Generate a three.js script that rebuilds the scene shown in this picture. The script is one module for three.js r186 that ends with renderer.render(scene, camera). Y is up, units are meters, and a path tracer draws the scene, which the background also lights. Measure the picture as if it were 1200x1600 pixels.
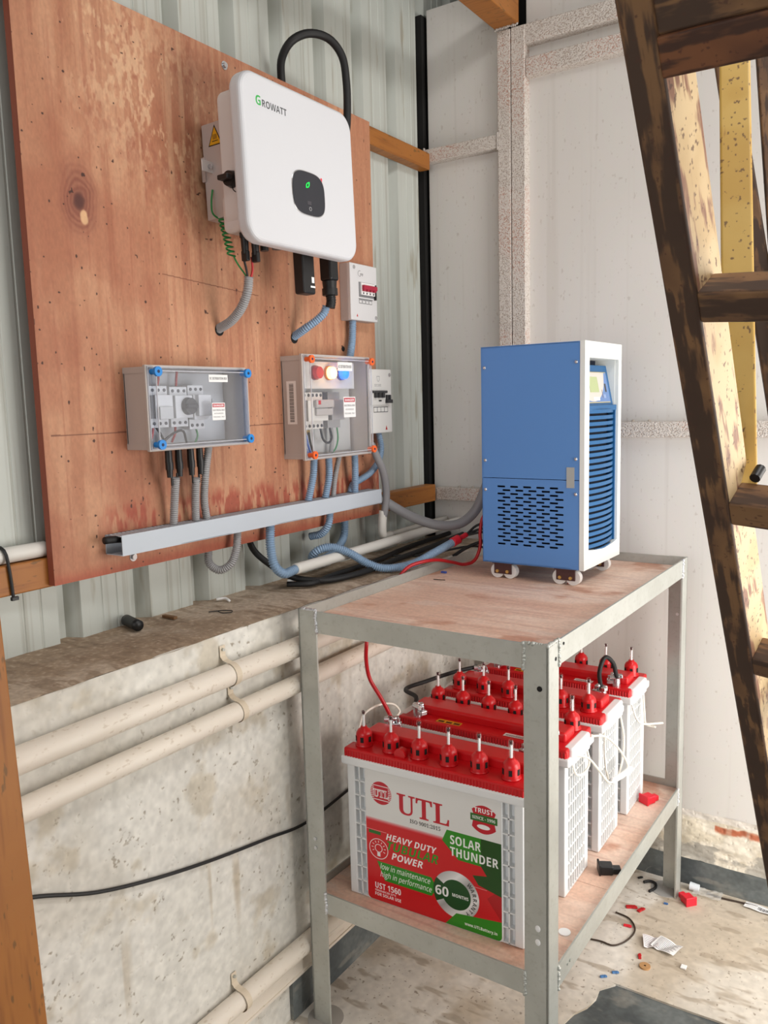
import * as THREE from 'three';
import { RoundedBoxGeometry } from 'three/addons/geometries/RoundedBoxGeometry.js';
import { mergeGeometries } from 'three/addons/utils/BufferGeometryUtils.js';
import { RectAreaLightUniformsLib } from 'three/addons/lights/RectAreaLightUniformsLib.js';

// ------------------------------------------------------------------ camera, sky, lights, exposure
const scene = new THREE.Scene();
const renderer = new THREE.WebGLRenderer({ antialias: true });
renderer.toneMapping = THREE.LinearToneMapping;
renderer.toneMappingExposure = 0.70;
renderer.shadowMap.enabled = true;
RectAreaLightUniformsLib.init();

const camera = new THREE.PerspectiveCamera(63.45, 1200 / 1600, 0.05, 60);
camera.position.set(1.40, 1.6828, 2.80);
{
  const m = new THREE.Matrix4().makeBasis(
    new THREE.Vector3(0.8352, -0.0257, -0.5493), new THREE.Vector3(-0.0503, 0.9912, -0.1228), new THREE.Vector3(0.5476, 0.1302, 0.8265));
  camera.quaternion.setFromRotationMatrix(m);
}
scene.background = new THREE.Color(2.0, 2.05, 2.1);           // bright overcast sky outside the openings

function areaLight(name, w, h, pos, target, color, intensity) {
  const l = new THREE.RectAreaLight(color, intensity, w, h);
  l.name = name; l.position.set(...pos); l.lookAt(...target); l.castShadow = true; scene.add(l);
}
// daylight that enters through the long roof opening, the doorway on the right and the open front of the shed
areaLight('daylight_roof_opening', 3.2, 0.62, [2.08, 3.69, 1.45], [1.3, 1.6, 1.2], 0xfffcf8, 11.0);
areaLight('daylight_doorway', 1.4, 1.95, [2.41, 1.0, 0.8], [0, 0.8, 0.7], 0xfff8f0, 9.0);
areaLight('daylight_open_front', 2.2, 2.25, [1.15, 1.85, 5.36], [0.7, 1.3, 0], 0xfffbf6, 2.6);

// ------------------------------------------------------------------ small library
let seedState = 7;
const rnd = () => { seedState = (seedState * 1664525 + 1013904223) >>> 0; return seedState / 4294967296; };
const hash = (x, y, s) => { let h = (x * 374761393 + y * 668265263 + s * 2147483647) | 0; h = Math.imul(h ^ (h >>> 13), 1274126177); h ^= h >>> 16; return (h >>> 0) / 4294967296; };
const sm = (t) => t * t * (3 - 2 * t);
function vn(x, y, s, px = 1e9, py = 1e9) {
  const xi = Math.floor(x), yi = Math.floor(y), fx = sm(x - xi), fy = sm(y - yi);
  const w = (a, p) => ((a % p) + p) % p;
  const a = hash(w(xi, px), w(yi, py), s), b = hash(w(xi + 1, px), w(yi, py), s), c = hash(w(xi, px), w(yi + 1, py), s), d = hash(w(xi + 1, px), w(yi + 1, py), s);
  return (a + (b - a) * fx) * (1 - fy) + (c + (d - c) * fx) * fy;
}
function fbm(x, y, s, oct = 4, px = 1e9, py = 1e9) {
  let v = 0, a = 0.5, t = 0;
  for (let i = 0; i < oct; i++) { v += a * vn(x, y, s + i * 17, px, py); t += a; a *= 0.5; x *= 2; y *= 2; px *= 2; py *= 2; }
  return v / t;
}
const step = (a, b, x) => { const t = Math.min(1, Math.max(0, (x - a) / (b - a))); return t * t * (3 - 2 * t); };
const mixc = (a, b, t) => [a[0] + (b[0] - a[0]) * t, a[1] + (b[1] - a[1]) * t, a[2] + (b[2] - a[2]) * t];
function dataTex(w, h, fn, srgb = true) {
  const d = new Uint8Array(w * h * 4);
  for (let j = 0; j < h; j++) for (let i = 0; i < w; i++) {
    const c = fn((i + 0.5) / w, (j + 0.5) / h), k = (j * w + i) * 4;
    for (let q = 0; q < 3; q++) d[k + q] = Math.max(0, Math.min(255, Array.isArray(c) ? c[q] : c * 255));
    d[k + 3] = 255;
  }
  const t = new THREE.DataTexture(d, w, h);
  t.wrapS = t.wrapT = THREE.RepeatWrapping; t.magFilter = THREE.LinearFilter; t.minFilter = THREE.LinearMipmapLinearFilter; t.generateMipmaps = true;
  if (srgb) t.colorSpace = THREE.SRGBColorSpace;
  t.needsUpdate = true; return t;
}
function canvasTex(w, h, draw) {
  const c = document.createElement('canvas'); c.width = w; c.height = h;
  const g = c.getContext('2d'); draw(g, w, h);
  const t = new THREE.CanvasTexture(c); t.colorSpace = THREE.SRGBColorSpace; t.anisotropy = 8; return t;
}
const std = (color, roughness = 0.6, extra = {}) => new THREE.MeshStandardMaterial({ color, roughness, ...extra });
const phys = (o) => new THREE.MeshPhysicalMaterial(o);
function norm(g) {
  let q = g.index ? g.toNonIndexed() : g;
  for (const k of Object.keys(q.attributes)) if (!['position', 'normal', 'uv'].includes(k)) q.deleteAttribute(k);
  if (!q.attributes.uv) q.setAttribute('uv', new THREE.BufferAttribute(new Float32Array(q.attributes.position.count * 2), 2));
  if (!q.attributes.normal) q.computeVertexNormals();
  return q;
}
const merge = (gs) => mergeGeometries(gs.map(norm), false);
function box(w, h, d, x = 0, y = 0, z = 0, r = 0) {
  const g = r > 0 ? new RoundedBoxGeometry(w, h, d, 2, Math.min(r, w / 2.01, h / 2.01, d / 2.01)) : new THREE.BoxGeometry(w, h, d);
  g.translate(x, y, z); return g;
}
const bx = (x0, x1, y0, y1, z0, z1, r = 0) => box(x1 - x0, y1 - y0, z1 - z0, (x0 + x1) / 2, (y0 + y1) / 2, (z0 + z1) / 2, r);
function cyl(r0, r1, h, x = 0, y = 0, z = 0, axis = 'y', n = 20) {
  const g = new THREE.CylinderGeometry(r0, r1, h, n);
  if (axis === 'x') g.rotateZ(-Math.PI / 2); if (axis === 'z') g.rotateX(Math.PI / 2);
  g.translate(x, y, z); return g;
}
const ball = (r, x, y, z, n = 10) => new THREE.SphereGeometry(r, n, Math.max(6, n - 2)).translate(x, y, z);
// uv in metres, projected along the face's main direction
function metres(g) {
  const q = norm(g), p = q.attributes.position, n = q.attributes.normal, uv = new Float32Array(p.count * 2);
  for (let i = 0; i < p.count; i += 3) {
    let nx = 0, ny = 0, nz = 0;
    for (let k = 0; k < 3; k++) { nx += Math.abs(n.getX(i + k)); ny += Math.abs(n.getY(i + k)); nz += Math.abs(n.getZ(i + k)); }
    for (let k = 0; k < 3; k++) {
      const x = p.getX(i + k), y = p.getY(i + k), z = p.getZ(i + k);
      const [a, b] = nx >= ny && nx >= nz ? [-z, y] : ny >= nz ? [x, -z] : [x, y];
      uv[(i + k) * 2] = a; uv[(i + k) * 2 + 1] = b;
    }
  }
  q.setAttribute('uv', new THREE.BufferAttribute(uv, 2)); return q;
}
const used = {};
function numbered(name) { const n = used[name] = (used[name] ?? -1) + 1; return n ? name + '_' + String(n).padStart(3, '0') : name; }
function mesh(name, geo, mat, parent, label) {
  const m = new THREE.Mesh(geo, mat); m.name = name; m.castShadow = m.receiveShadow = true;
  if (label) m.userData.label = label;
  parent.add(m); return m;
}
function thing(name, label, category, pos = [0, 0, 0], turn = 0, group) {
  const o = new THREE.Group(); o.name = numbered(name); o.position.set(...pos); o.rotation.y = turn;
  o.userData = { label, category }; if (group) o.userData.group = group; scene.add(o); return o;
}
function single(name, label, category, geo, mat, group) {     // a thing made of one mesh: its geometry is moved to its own base
  geo.computeBoundingBox(); const b = geo.boundingBox, c = [(b.min.x + b.max.x) / 2, b.min.y, (b.min.z + b.max.z) / 2];
  geo.translate(-c[0], -c[1], -c[2]);
  const m = mesh(numbered(name), geo, mat, scene); m.position.set(...c); m.userData = { label, category }; if (group) m.userData.group = group; return m;
}
function struct(name, label, geo, mat) {
  const m = geo ? mesh(name, geo, mat, scene) : new THREE.Group();
  if (!geo) { m.name = name; scene.add(m); }
  m.userData = { kind: 'structure', label, category: name.split('_')[0] === 'trim' ? 'beam' : name.split('_')[0] }; return m;
}
const V = (p) => new THREE.Vector3(...p);
// tube along points; ring = { pitch, depth } makes it corrugated
function sweep(pts, r, { ring, seg, radial = 12, closed = false, tension = 0.5 } = {}) {
  const curve = new THREE.CatmullRomCurve3(pts.map(V), closed, 'centripetal', tension), len = curve.getLength();
  const n = ring ? Math.max(8, Math.round(len / ring.pitch) * 4) : seg ?? Math.max(12, Math.round(len / 0.012));
  const fr = curve.computeFrenetFrames(n, closed), pos = [], idx = [], uv = [];
  for (let i = 0; i <= n; i++) {
    const c = curve.getPointAt(i / n), k = ring ? [1, 1, 1 - ring.depth, 1 - ring.depth][i % 4] : 1;
    for (let j = 0; j <= radial; j++) {
      const a = j / radial * Math.PI * 2, q = c.clone().addScaledVector(fr.normals[i], Math.cos(a) * r * k).addScaledVector(fr.binormals[i], Math.sin(a) * r * k);
      pos.push(q.x, q.y, q.z); uv.push(j / radial, i / n * len);
    }
  }
  for (let i = 0; i < n; i++) for (let j = 0; j < radial; j++) { const a = i * (radial + 1) + j, b = a + radial + 1; idx.push(a, a + 1, b, a + 1, b + 1, b); }
  if (!closed) for (const e of [0, n]) { const s = pos.length / 3, c = curve.getPointAt(e / n); pos.push(c.x, c.y, c.z); uv.push(0, 0); for (let j = 0; j < radial; j++) { const a = e * (radial + 1) + j; e ? idx.push(s, a, a + 1) : idx.push(s, a + 1, a); } }
  const g = new THREE.BufferGeometry();
  g.setAttribute('position', new THREE.Float32BufferAttribute(pos, 3)); g.setAttribute('uv', new THREE.Float32BufferAttribute(uv, 2)); g.setIndex(idx); g.computeVertexNormals();
  return g;
}
function roundRect(w, h, r, x = 0, y = 0) {
  const s = new THREE.Shape(), a = x - w / 2, b = y - h / 2;
  s.moveTo(a + r, b); s.lineTo(a + w - r, b); s.absarc(a + w - r, b + r, r, -Math.PI / 2, 0); s.lineTo(a + w, b + h - r); s.absarc(a + w - r, b + h - r, r, 0, Math.PI / 2);
  s.lineTo(a + r, b + h); s.absarc(a + r, b + h - r, r, Math.PI / 2, Math.PI); s.lineTo(a, b + r); s.absarc(a + r, b + r, r, Math.PI, Math.PI * 1.5); return s;
}
const extr = (shape, depth, bevel = 0, seg = 2) => new THREE.ExtrudeGeometry(shape, { depth: depth - 2 * bevel, bevelEnabled: bevel > 0, bevelThickness: bevel, bevelSize: bevel, bevelOffset: -bevel, bevelSegments: seg, curveSegments: 10 }).translate(0, 0, bevel);
function sticker(name, w, h, mat, parent, x, y, z, ry = 0, label) { const m = mesh(name, new THREE.PlaneGeometry(w, h), mat, parent, label); m.position.set(x, y, z); m.rotation.y = ry; return m; }
// joins a strip profile [(a,b)...] run along an axis: used for corrugated sheet and kerbs
function ribbon(profile, length, at) {
  const pos = [], idx = [], uv = []; let s = 0;
  profile.forEach((p, i) => {
    if (i) s += Math.hypot(p[0] - profile[i - 1][0], p[1] - profile[i - 1][1]);
    pos.push(...at(p, 0), ...at(p, length)); uv.push(s, 0, s, length);
    if (i) { const k = i * 2; idx.push(k - 2, k, k - 1, k - 1, k, k + 1); }
  });
  const g = new THREE.BufferGeometry();
  g.setAttribute('position', new THREE.Float32BufferAttribute(pos, 3)); g.setAttribute('uv', new THREE.Float32BufferAttribute(uv, 2)); g.setIndex(idx);
  const q = g.toNonIndexed(); q.computeVertexNormals(); return q;
}

// ------------------------------------------------------------------ surfaces
const rep = (t, sx, sy = sx) => { t.repeat.set(1 / sx, 1 / sy); return t; };
const plasterC = rep(dataTex(1024, 1024, (u, v) => {
  let c = [218, 216, 209];
  const a = fbm(u * 6, v * 6, 3, 5, 6, 6), b = fbm(u * 24, v * 24, 9, 4, 24, 24), f = fbm(u * 90, v * 90, 31, 2, 90, 90);
  c = mixc(c, [202, 197, 186], step(0.5, 0.72, a) * 0.6); c = mixc(c, [216, 214, 206], step(0.55, 0.75, fbm(u * 9, v * 9, 55, 3, 9, 9)) * 0.6);
  const drip = fbm(u * 40, v * 2.0, 77, 3, 40, 2); c = mixc(c, [160, 138, 108], step(0.6, 0.85, drip) * step(0.45, 0.7, fbm(u * 5, v * 9, 81, 4, 5, 9)) * 0.45);
  c = mixc(c, [128, 118, 102], step(0.7, 0.82, fbm(u * 130, v * 130, 19, 3, 130, 130)) * step(0.45, 0.65, b) * 0.6); c = mixc(c, [182, 170, 148], step(0.6, 0.76, fbm(u * 14, v * 14, 23, 5, 14, 14)) * 0.5);
  return c.map((q) => q * (0.93 + 0.14 * f));
}), 1.4);
const plasterB = rep(dataTex(512, 512, (u, v) => 0.6 * fbm(u * 40, v * 40, 12, 3, 40, 40) + 0.4 * fbm(u * 8, v * 8, 14, 3, 8, 8) - step(0.7, 0.82, fbm(u * 130, v * 130, 19, 3, 130, 130)) * 0.3, false), 1.4);
const M = {};
M.plaster = new THREE.MeshStandardMaterial({ map: plasterC, bumpMap: plasterB, bumpScale: 0.004, roughness: 0.92 });
M.sill = new THREE.MeshStandardMaterial({ roughness: 0.97, bumpMap: plasterB, bumpScale: 0.006, map: rep(dataTex(768, 768, (u, v) => {
  const a = fbm(u * 5, v * 5, 41, 5, 5, 5), b = fbm(u * 14, v * 60, 43, 4, 14, 60), f = fbm(u * 110, v * 110, 44, 2, 110, 110);
  let c = mixc([158, 138, 116], [184, 167, 148], step(0.4, 0.65, a)); c = mixc(c, [134, 114, 94], step(0.5, 0.72, b) * 0.55); c = mixc(c, [198, 188, 172], step(0.7, 0.8, f) * 0.3);
  return c.map((q) => q * (0.9 + 0.2 * f));
}), 0.9) });
// cement floor with pale and brown patches
M.cement = new THREE.MeshStandardMaterial({ roughness: 0.85, bumpMap: plasterB, bumpScale: 0.0015, map: rep(dataTex(1024, 1024, (u, v) => {
  const a = fbm(u * 7, v * 7, 61, 5, 7, 7), b = fbm(u * 4, v * 4, 67, 4, 4, 4), f = fbm(u * 120, v * 120, 63, 2, 120, 120), sc = fbm(u * 20, v * 60, 64, 3, 20, 60);
  let c = mixc([206, 199, 187], [222, 218, 210], step(0.42, 0.6, b)); c = mixc(c, [184, 170, 150], step(0.52, 0.7, a) * 0.7); c = mixc(c, [150, 136, 118], step(0.62, 0.74, sc) * 0.5);
  c = mixc(c, [120, 108, 94], step(0.8, 0.86, fbm(u * 240, v * 240, 69, 2, 240, 240)) * 0.6);
  return c.map((q) => q * (0.94 + 0.12 * f));
}), 1.9) });
M.darkStone = new THREE.MeshStandardMaterial({ roughness: 0.6, map: rep(dataTex(768, 768, (u, v) => {
  const a = fbm(u * 6, v * 6, 91, 5, 6, 6), f = fbm(u * 80, v * 80, 93, 2, 80, 80), w = Math.abs(fbm(u * 5, v * 5, 97, 3, 5, 5) - 0.5);
  let c = mixc([74, 80, 82], [104, 110, 110], step(0.35, 0.65, a)); c = mixc(c, [150, 146, 136], step(0.58, 0.8, fbm(u * 12, v * 30, 95, 4, 12, 30)) * 0.5);
  c = mixc(c, [176, 176, 170], (1 - step(0.0, 0.004, w)) * 0.5 * step(0.5, 0.6, fbm(u * 9, v * 9, 99, 2, 9, 9)));
  return c.map((q) => q * (0.9 + 0.2 * f));
}), 0.9) });
// painted sheet: pale grey green with thin rain streaks
M.sheet = new THREE.MeshStandardMaterial({ roughness: 0.55, metalness: 0.1, side: THREE.DoubleSide, map: rep(dataTex(512, 1024, (u, v) => {
  const s = fbm(u * 60, v * 2, 101, 3, 60, 2), a = fbm(u * 5, v * 5, 103, 4, 5, 5);
  let c = mixc([184, 189, 183], [194, 199, 193], a); c = mixc(c, [160, 160, 150], step(0.6, 0.82, s) * 0.5); c = mixc(c, [138, 128, 108], step(0.7, 0.85, fbm(u * 18, v * 6, 105, 4, 18, 6)) * 0.5);
  return c;
}), 0.8, 1.6) });
M.panel = new THREE.MeshStandardMaterial({ roughness: 0.7, map: rep(dataTex(512, 1024, (u, v) => {
  const s = fbm(u * 50, v * 2, 111, 3, 50, 2), a = fbm(u * 4, v * 4, 113, 4, 4, 4), d = fbm(u * 40, v * 40, 115, 3, 40, 40);
  let c = mixc([211, 207, 202], [221, 218, 214], a); c = mixc(c, [196, 190, 184], step(0.55, 0.8, s) * 0.35); c = mixc(c, [176, 166, 158], step(0.8, 0.88, fbm(u * 150, v * 150, 117, 2, 150, 150)) * 0.4); return c;
}), 1.1, 2.1) });
// primer and old paint showing through as a crust of small brown flakes
M.frame = new THREE.MeshStandardMaterial({ roughness: 0.85, map: rep(dataTex(768, 768, (u, v) => {
  const k = fbm(u * 170, v * 230, 121, 3, 170, 230), z = fbm(u * 4, v * 4, 123, 3, 4, 4), r = fbm(u * 3, v * 3, 127, 2, 3, 3);
  let c = [209, 202, 195]; c = mixc(c, mixc([142, 122, 108], [166, 104, 84], step(0.5, 0.65, r)), step(0.44 + 0.14 * (1 - z), 0.64 + 0.1 * (1 - z), k) * 0.55); return c;
}), 0.5), bumpMap: rep(dataTex(384, 384, (u, v) => 1 - step(0.5, 0.62, fbm(u * 170, v * 230, 121, 3, 170, 230)), false), 0.5), bumpScale: 0.0012 });
M.orange = new THREE.MeshStandardMaterial({ roughness: 0.5, map: rep(dataTex(512, 512, (u, v) => {
  const s = fbm(u * 4, v * 60, 131, 4, 4, 60), a = fbm(u * 6, v * 6, 133, 4, 6, 6);
  let c = mixc([152, 94, 36], [166, 106, 45], a); c = mixc(c, [124, 72, 26], step(0.5, 0.78, s) * 0.6); c = mixc(c, [80, 60, 30], step(0.72, 0.82, fbm(u * 20, v * 90, 135, 3, 20, 90)) * 0.5); return c;
}), 0.6) });
M.orangeUp = M.orange.clone(); M.orangeUp.map = M.orange.map.clone(); M.orangeUp.map.rotation = Math.PI / 2;
// shuttering ply of the equipment board: one picture of its own wear over the whole sheet (u to the right, v up)
M.board = new THREE.MeshStandardMaterial({ roughness: 0.62, map: dataTex(1024, 1024, (u, v) => {
  const g = fbm(u * 120, v * 5, 141, 4), g2 = fbm(u * 30, v * 3, 143, 4), a = fbm(u * 5, v * 5, 145, 5), f = fbm(u * 320, v * 160, 149, 2);
  let c = mixc([176, 122, 92], [192, 142, 110], step(0.35, 0.65, g2)); c = mixc(c, [158, 98, 74], step(0.52, 0.75, g) * 0.45);
  c = mixc(c, [150, 84, 60], step(0.5, 0.68, a) * 0.4);
  // abraded band that falls from the upper left towards the middle
  const band = Math.exp(-Math.pow((v - (1.0 - 0.62 * u + 0.03)) / 0.16, 2)) * step(0.02, 0.16, u) * (1 - step(0.4, 0.62, u));
  const worn = fbm(u * 130, v * 60, 151, 4), big = fbm(u * 9, v * 9, 153, 3);
  c = mixc(c, [208, 168, 134], step(0.5, 0.62, worn * 0.55 + big * 0.5) * band * 0.9);
  c = mixc(c, [150, 86, 66], step(0.52, 0.64, 0.5 * fbm(u * 100, v * 70, 155, 3) + 0.5 * fbm(u * 7, v * 7, 157, 3)) * band * 0.6);
  c = mixc(c, [202, 160, 126], step(0.55, 0.72, fbm(u * 90, v * 4, 159, 3)) * step(0.1, 0.3, u) * (1 - step(0.4, 0.55, u)) * step(0.6, 0.75, v) * 0.6);
  // brushed red stain over the trunking
  const red = step(0.02, 0.05, v) * (1 - step(0.105, 0.135, v + 0.03 * (fbm(u * 60, v * 2, 161, 3) - 0.5))) * step(0.08, 0.16, u);
  c = mixc(c, [152, 66, 48], red * step(0.38, 0.6, fbm(u * 90, v * 25, 163, 4)) * 0.75);
  c = mixc(c, [160, 72, 50], (1 - step(0.0, 0.03, v + 0.02 * (a - 0.5))) * 0.7);
  // knot
  const dx = (u - 0.103) / 0.034, dy = (v - 0.648) / 0.055, k = Math.sqrt(dx * dx + dy * dy) + 0.35 * (fbm(u * 30, v * 30, 165, 3) - 0.5);
  c = mixc(c, [128, 72, 56], (1 - step(0.55, 1.5, k)) * (0.45 + 0.4 * Math.sin(k * 16) ** 2)); c = mixc(c, [86, 46, 38], 1 - step(0.2, 0.5, k)); 
  const cx = (u - 0.112) / 0.009, cy = (v - 0.622) / 0.014; c = mixc(c, [214, 170, 128], (1 - step(0.7, 1.1, Math.hypot(cx, cy) + 0.5 * (fbm(u * 80, v * 80, 167, 2) - 0.5))));
  // fine joint of the veneer and dark specks
  const seam = Math.abs(v - (0.252 + 0.002 * fbm(u * 10, 0, 169, 2))) < 0.0012 && u > 0.015; if (seam) c = mixc(c, [92, 52, 38], 0.6);
  if (Math.abs(v - (0.545 - 0.06 * (u - 0.3))) < 0.001 && u > 0.28 && u < 0.55) c = mixc(c, [110, 62, 46], 0.6);
  c = mixc(c, [60, 34, 26], step(0.875, 0.9, fbm(u * 110, v * 110, 171, 2)) * 0.9);
  return c.map((q) => q * (0.95 + 0.1 * f));
}) });
M.boardEdge = std(0x8a4632, 0.7);
M.ply = new THREE.MeshStandardMaterial({ roughness: 0.68, map: rep(dataTex(1024, 1024, (u, v) => {
  const g = fbm(u * 6, v * 70, 181, 4, 6, 70), b = fbm(u * 4, v * 9, 183, 4, 4, 9), s = fbm(u * 7, v * 9, 185, 4, 7, 9), f = fbm(u * 150, v * 150, 187, 2, 150, 150);
  let c = mixc([222, 184, 162], [232, 204, 186], step(0.35, 0.65, b)); c = mixc(c, [204, 160, 142], step(0.5, 0.75, g) * 0.5); c = mixc(c, [180, 120, 94], step(0.6, 0.76, s) * 0.6);
  c = mixc(c, [222, 200, 188], step(0.66, 0.78, fbm(u * 5, v * 30, 189, 4, 5, 30)) * 0.5); return c.map((q) => q * (0.95 + 0.1 * f));
}), 1.0) });
M.steel = new THREE.MeshStandardMaterial({ roughness: 0.42, metalness: 0.45, map: rep(dataTex(512, 512, (u, v) => {
  const a = fbm(u * 8, v * 8, 191, 5, 8, 8), f = fbm(u * 60, v * 60, 193, 3, 60, 60);
  let c = mixc([176, 178, 172], [196, 199, 194], a); c = mixc(c, [160, 160, 152], step(0.6, 0.8, f) * 0.25); return c;
}), 0.5) });
M.weld = std(0xd8dade, 0.3, { metalness: 0.8 });
// weathered ladder paint: ochre coat worn to brown rust
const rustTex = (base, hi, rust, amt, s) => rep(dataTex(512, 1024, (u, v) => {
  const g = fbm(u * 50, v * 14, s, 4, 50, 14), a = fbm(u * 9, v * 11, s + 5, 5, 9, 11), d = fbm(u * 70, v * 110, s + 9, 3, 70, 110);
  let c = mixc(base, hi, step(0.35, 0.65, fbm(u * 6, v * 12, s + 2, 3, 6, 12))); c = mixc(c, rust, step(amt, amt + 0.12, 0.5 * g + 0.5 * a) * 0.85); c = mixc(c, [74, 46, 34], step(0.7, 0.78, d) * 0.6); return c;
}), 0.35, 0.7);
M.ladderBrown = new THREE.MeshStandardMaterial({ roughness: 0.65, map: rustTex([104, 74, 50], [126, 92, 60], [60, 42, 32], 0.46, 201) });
M.ladderAcross = M.ladderBrown.clone(); M.ladderAcross.map = M.ladderBrown.map.clone(); M.ladderAcross.map.rotation = Math.PI / 2;
M.ladderRed = M.ladderAcross.clone(); M.ladderRed.color.set(0xe0a088).convertLinearToSRGB();
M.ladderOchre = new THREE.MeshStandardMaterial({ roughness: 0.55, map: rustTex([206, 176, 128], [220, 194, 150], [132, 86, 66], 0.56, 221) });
M.ladderYellow = new THREE.MeshStandardMaterial({ roughness: 0.5, map: rustTex([206, 164, 80], [216, 178, 96], [120, 66, 40], 0.68, 241) });
M.pvcCream = new THREE.MeshStandardMaterial({ roughness: 0.45, map: rep(dataTex(256, 512, (u, v) => { const a = fbm(u * 6, v * 10, 251, 4, 6, 10); let c = mixc([224, 214, 200], [231, 223, 211], a); return mixc(c, [190, 174, 154], step(0.66, 0.8, fbm(u * 20, v * 60, 253, 3, 20, 60)) * 0.5); }), 1, 0.8) });
M.pvcWhite = std(0xdcdad4, 0.4);
M.conduitBlue = std(0x86a1bd, 0.4);
M.conduitGrey = std(0x9a9a9c, 0.5);
M.greySmooth = std(0x8d8d90, 0.5);
M.black = std(0x17181a, 0.45);
M.rubber = std(0x101113, 0.6);
M.whitePlastic = std(0xeeeeee, 0.42);
M.coverWhite = std(0xd3d5da, 0.35);
M.bodyGrey = std(0xd9d5d4, 0.5);
M.alu = std(0xc9c1bf, 0.42, { metalness: 0.3 });  // slight pink stands in for what the bare metal reflects
M.chrome = std(0xd2d4d8, 0.22, { metalness: 0.9 });
M.brass = std(0xd9b46a, 0.3, { metalness: 0.8 });
M.enclosure = std(0xbdb5b0, 0.55);
M.enclosureIn = std(0xc6c8c8, 0.6);
M.mcbBox = std(0xdcdcdc, 0.45);
M.duct = std(0xbfc8d2, 0.5);
M.lidEdgeGlint = phys({ color: 0xe6e8ee, roughness: 0.25, transmission: 0.45, thickness: 0, ior: 1.5 });
M.clear = phys({ color: 0xffffff, roughness: 0.05, transmission: 0.965, thickness: 0, ior: 1.5 });
M.clearBlue = phys({ color: 0xf6f8fc, roughness: 0.06, transmission: 0.965, thickness: 0, ior: 1.5 });
M.screwBlue = std(0x1f86d6, 0.4);
M.screwOrange = std(0xf2692c, 0.4);
M.red = std(0xc8141c, 0.32);
M.redCap = std(0xe02234, 0.4);
M.redWire = std(0xb8121c, 0.4);
M.greenWire = std(0x1f8a45, 0.4);
M.blueWire = std(0x2a59b0, 0.4);
M.dark = std(0x0b0b0c, 0.8);
M.batteryWhite = std(0xe9ebec, 0.4);
M.rope = std(0xece7dc, 0.8);
M.upsBlue = std(0x588acc, 0.38);
M.upsTeal = std(0x1d5c90, 0.4);
M.upsWhite = std(0xe4e8e6, 0.4);
M.upsDark = std(0x0d1a30, 0.7);
M.maroon = std(0x4a2a2a, 0.5);
M.brownCard = std(0xb48a5c, 0.9);

M.dullWall = std(0x7d7468, 0.95);
// ------------------------------------------------------------------ shell of the shed
// floor: dark stone base with a thicker cement screed laid up to a ragged line
const floor = struct('floor', 'cement floor with a dark stone strip along its near edge');
mesh('dark_stone_slab', metres(bx(-0.35, 2.6, -0.12, -0.006, -0.6, 5.4)), M.darkStone, floor, 'dark grey scratched stone floor strip');
{
  const s = new THREE.Shape(), q = [];
  q.push([-0.35, -0.6], [2.6, -0.6], [2.6, 0.618]);
  for (let i = 0; i <= 26; i++) { const x = 2.6 - (2.6 - 0.70) * i / 26; q.push([x, 0.618 + 0.004 * (rnd() - 0.5)]); }
  for (let i = 0; i <= 30; i++) { const z = 0.62 + 1.3 * i / 30; q.push([0.70 - 0.05 * step(0, 0.3, (z - 0.62)) + 0.035 * (rnd() - 0.5), z]); }
  q.push([0.55, 2.1], [0.5, 3.2], [-0.35, 3.3]);
  s.moveTo(q[0][0], -q[0][1]); for (const p of q.slice(1)) s.lineTo(p[0], -p[1]);
  const g = new THREE.ExtrudeGeometry(s, { depth: 0.007, bevelEnabled: false }); g.rotateX(-Math.PI / 2); g.translate(0, -0.007, 0);
  mesh('cement_screed', metres(g), M.cement, floor, 'pale cement screed with brown stains');
}
// low masonry wall on the left with its dirty sill
const lowWall = struct('wall_left_base', 'low whitewashed masonry wall with a dirty brown sill');
mesh('masonry', metres(bx(-0.5, 0, -0.1, 1.1432, -0.6, 5.4)), M.plaster, lowWall);
{
  const g = new THREE.PlaneGeometry(0.31, 3.4, 20, 200); g.rotateX(-Math.PI / 2); g.translate(-0.155, 0, 1.1);
  const p = g.attributes.position; for (let i = 0; i < p.count; i++) { const x = p.getX(i), z = p.getZ(i); p.setY(i, 1.1475 - 0.004 * step(-0.02, 0.0, x) + 0.006 * (fbm(x * 12 + 20, z * 12 + 20, 301, 4) - 0.5)); if (x > -0.001) p.setX(i, 0.002 + 0.006 * (fbm(z * 25, 3, 303, 3) - 0.5)); }
  g.computeVertexNormals();
  mesh('sill_mortar', metres(g), M.sill, lowWall, 'brown dusty mortar sill');
}
const skL = struct('baseboard_left', 'dark stone skirting along the low left wall', metres(bx(0.0, 0.012, 0.0, 0.115, -0.1, 1.22)), M.darkStone);
// corrugated sheet: wide flats with ribs that point outwards
{
  const prof = [], x0 = -0.268, pitch = 0.2085;
  for (let k = -5; k < 22; k++) {
    const z = 1.587 + 0.2085 * 5 + 0.2085 * 12 - pitch * (k + 5); // start of a flat at its +z end
    prof.push([z, x0], [z - 0.046, x0], [z - 0.048, x0 - 0.002], [z - 0.052, x0 - 0.002], [z - 0.054, x0], [z - 0.09, x0], [z - 0.092, x0 - 0.002], [z - 0.096, x0 - 0.002], [z - 0.098, x0], [z - 0.137, x0], [z - 0.15, x0 - 0.036], [z - 0.178, x0 - 0.036], [z - 0.2, x0]);
  }
  const keep = prof.filter((p) => p[0] > -0.62 && p[0] < 5.4);
  struct('wall_left', 'pale grey green corrugated sheet wall', ribbon(keep, 2.62, (p, t) => [p[1], 1.13 + t, p[0]]), M.sheet);
}
struct('wall_left_outer', 'outer lining of the sheet wall', bx(-0.5, -0.33, 1.1, 3.8, -0.6, 5.4), std(0x5a5c58, 0.9));
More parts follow.
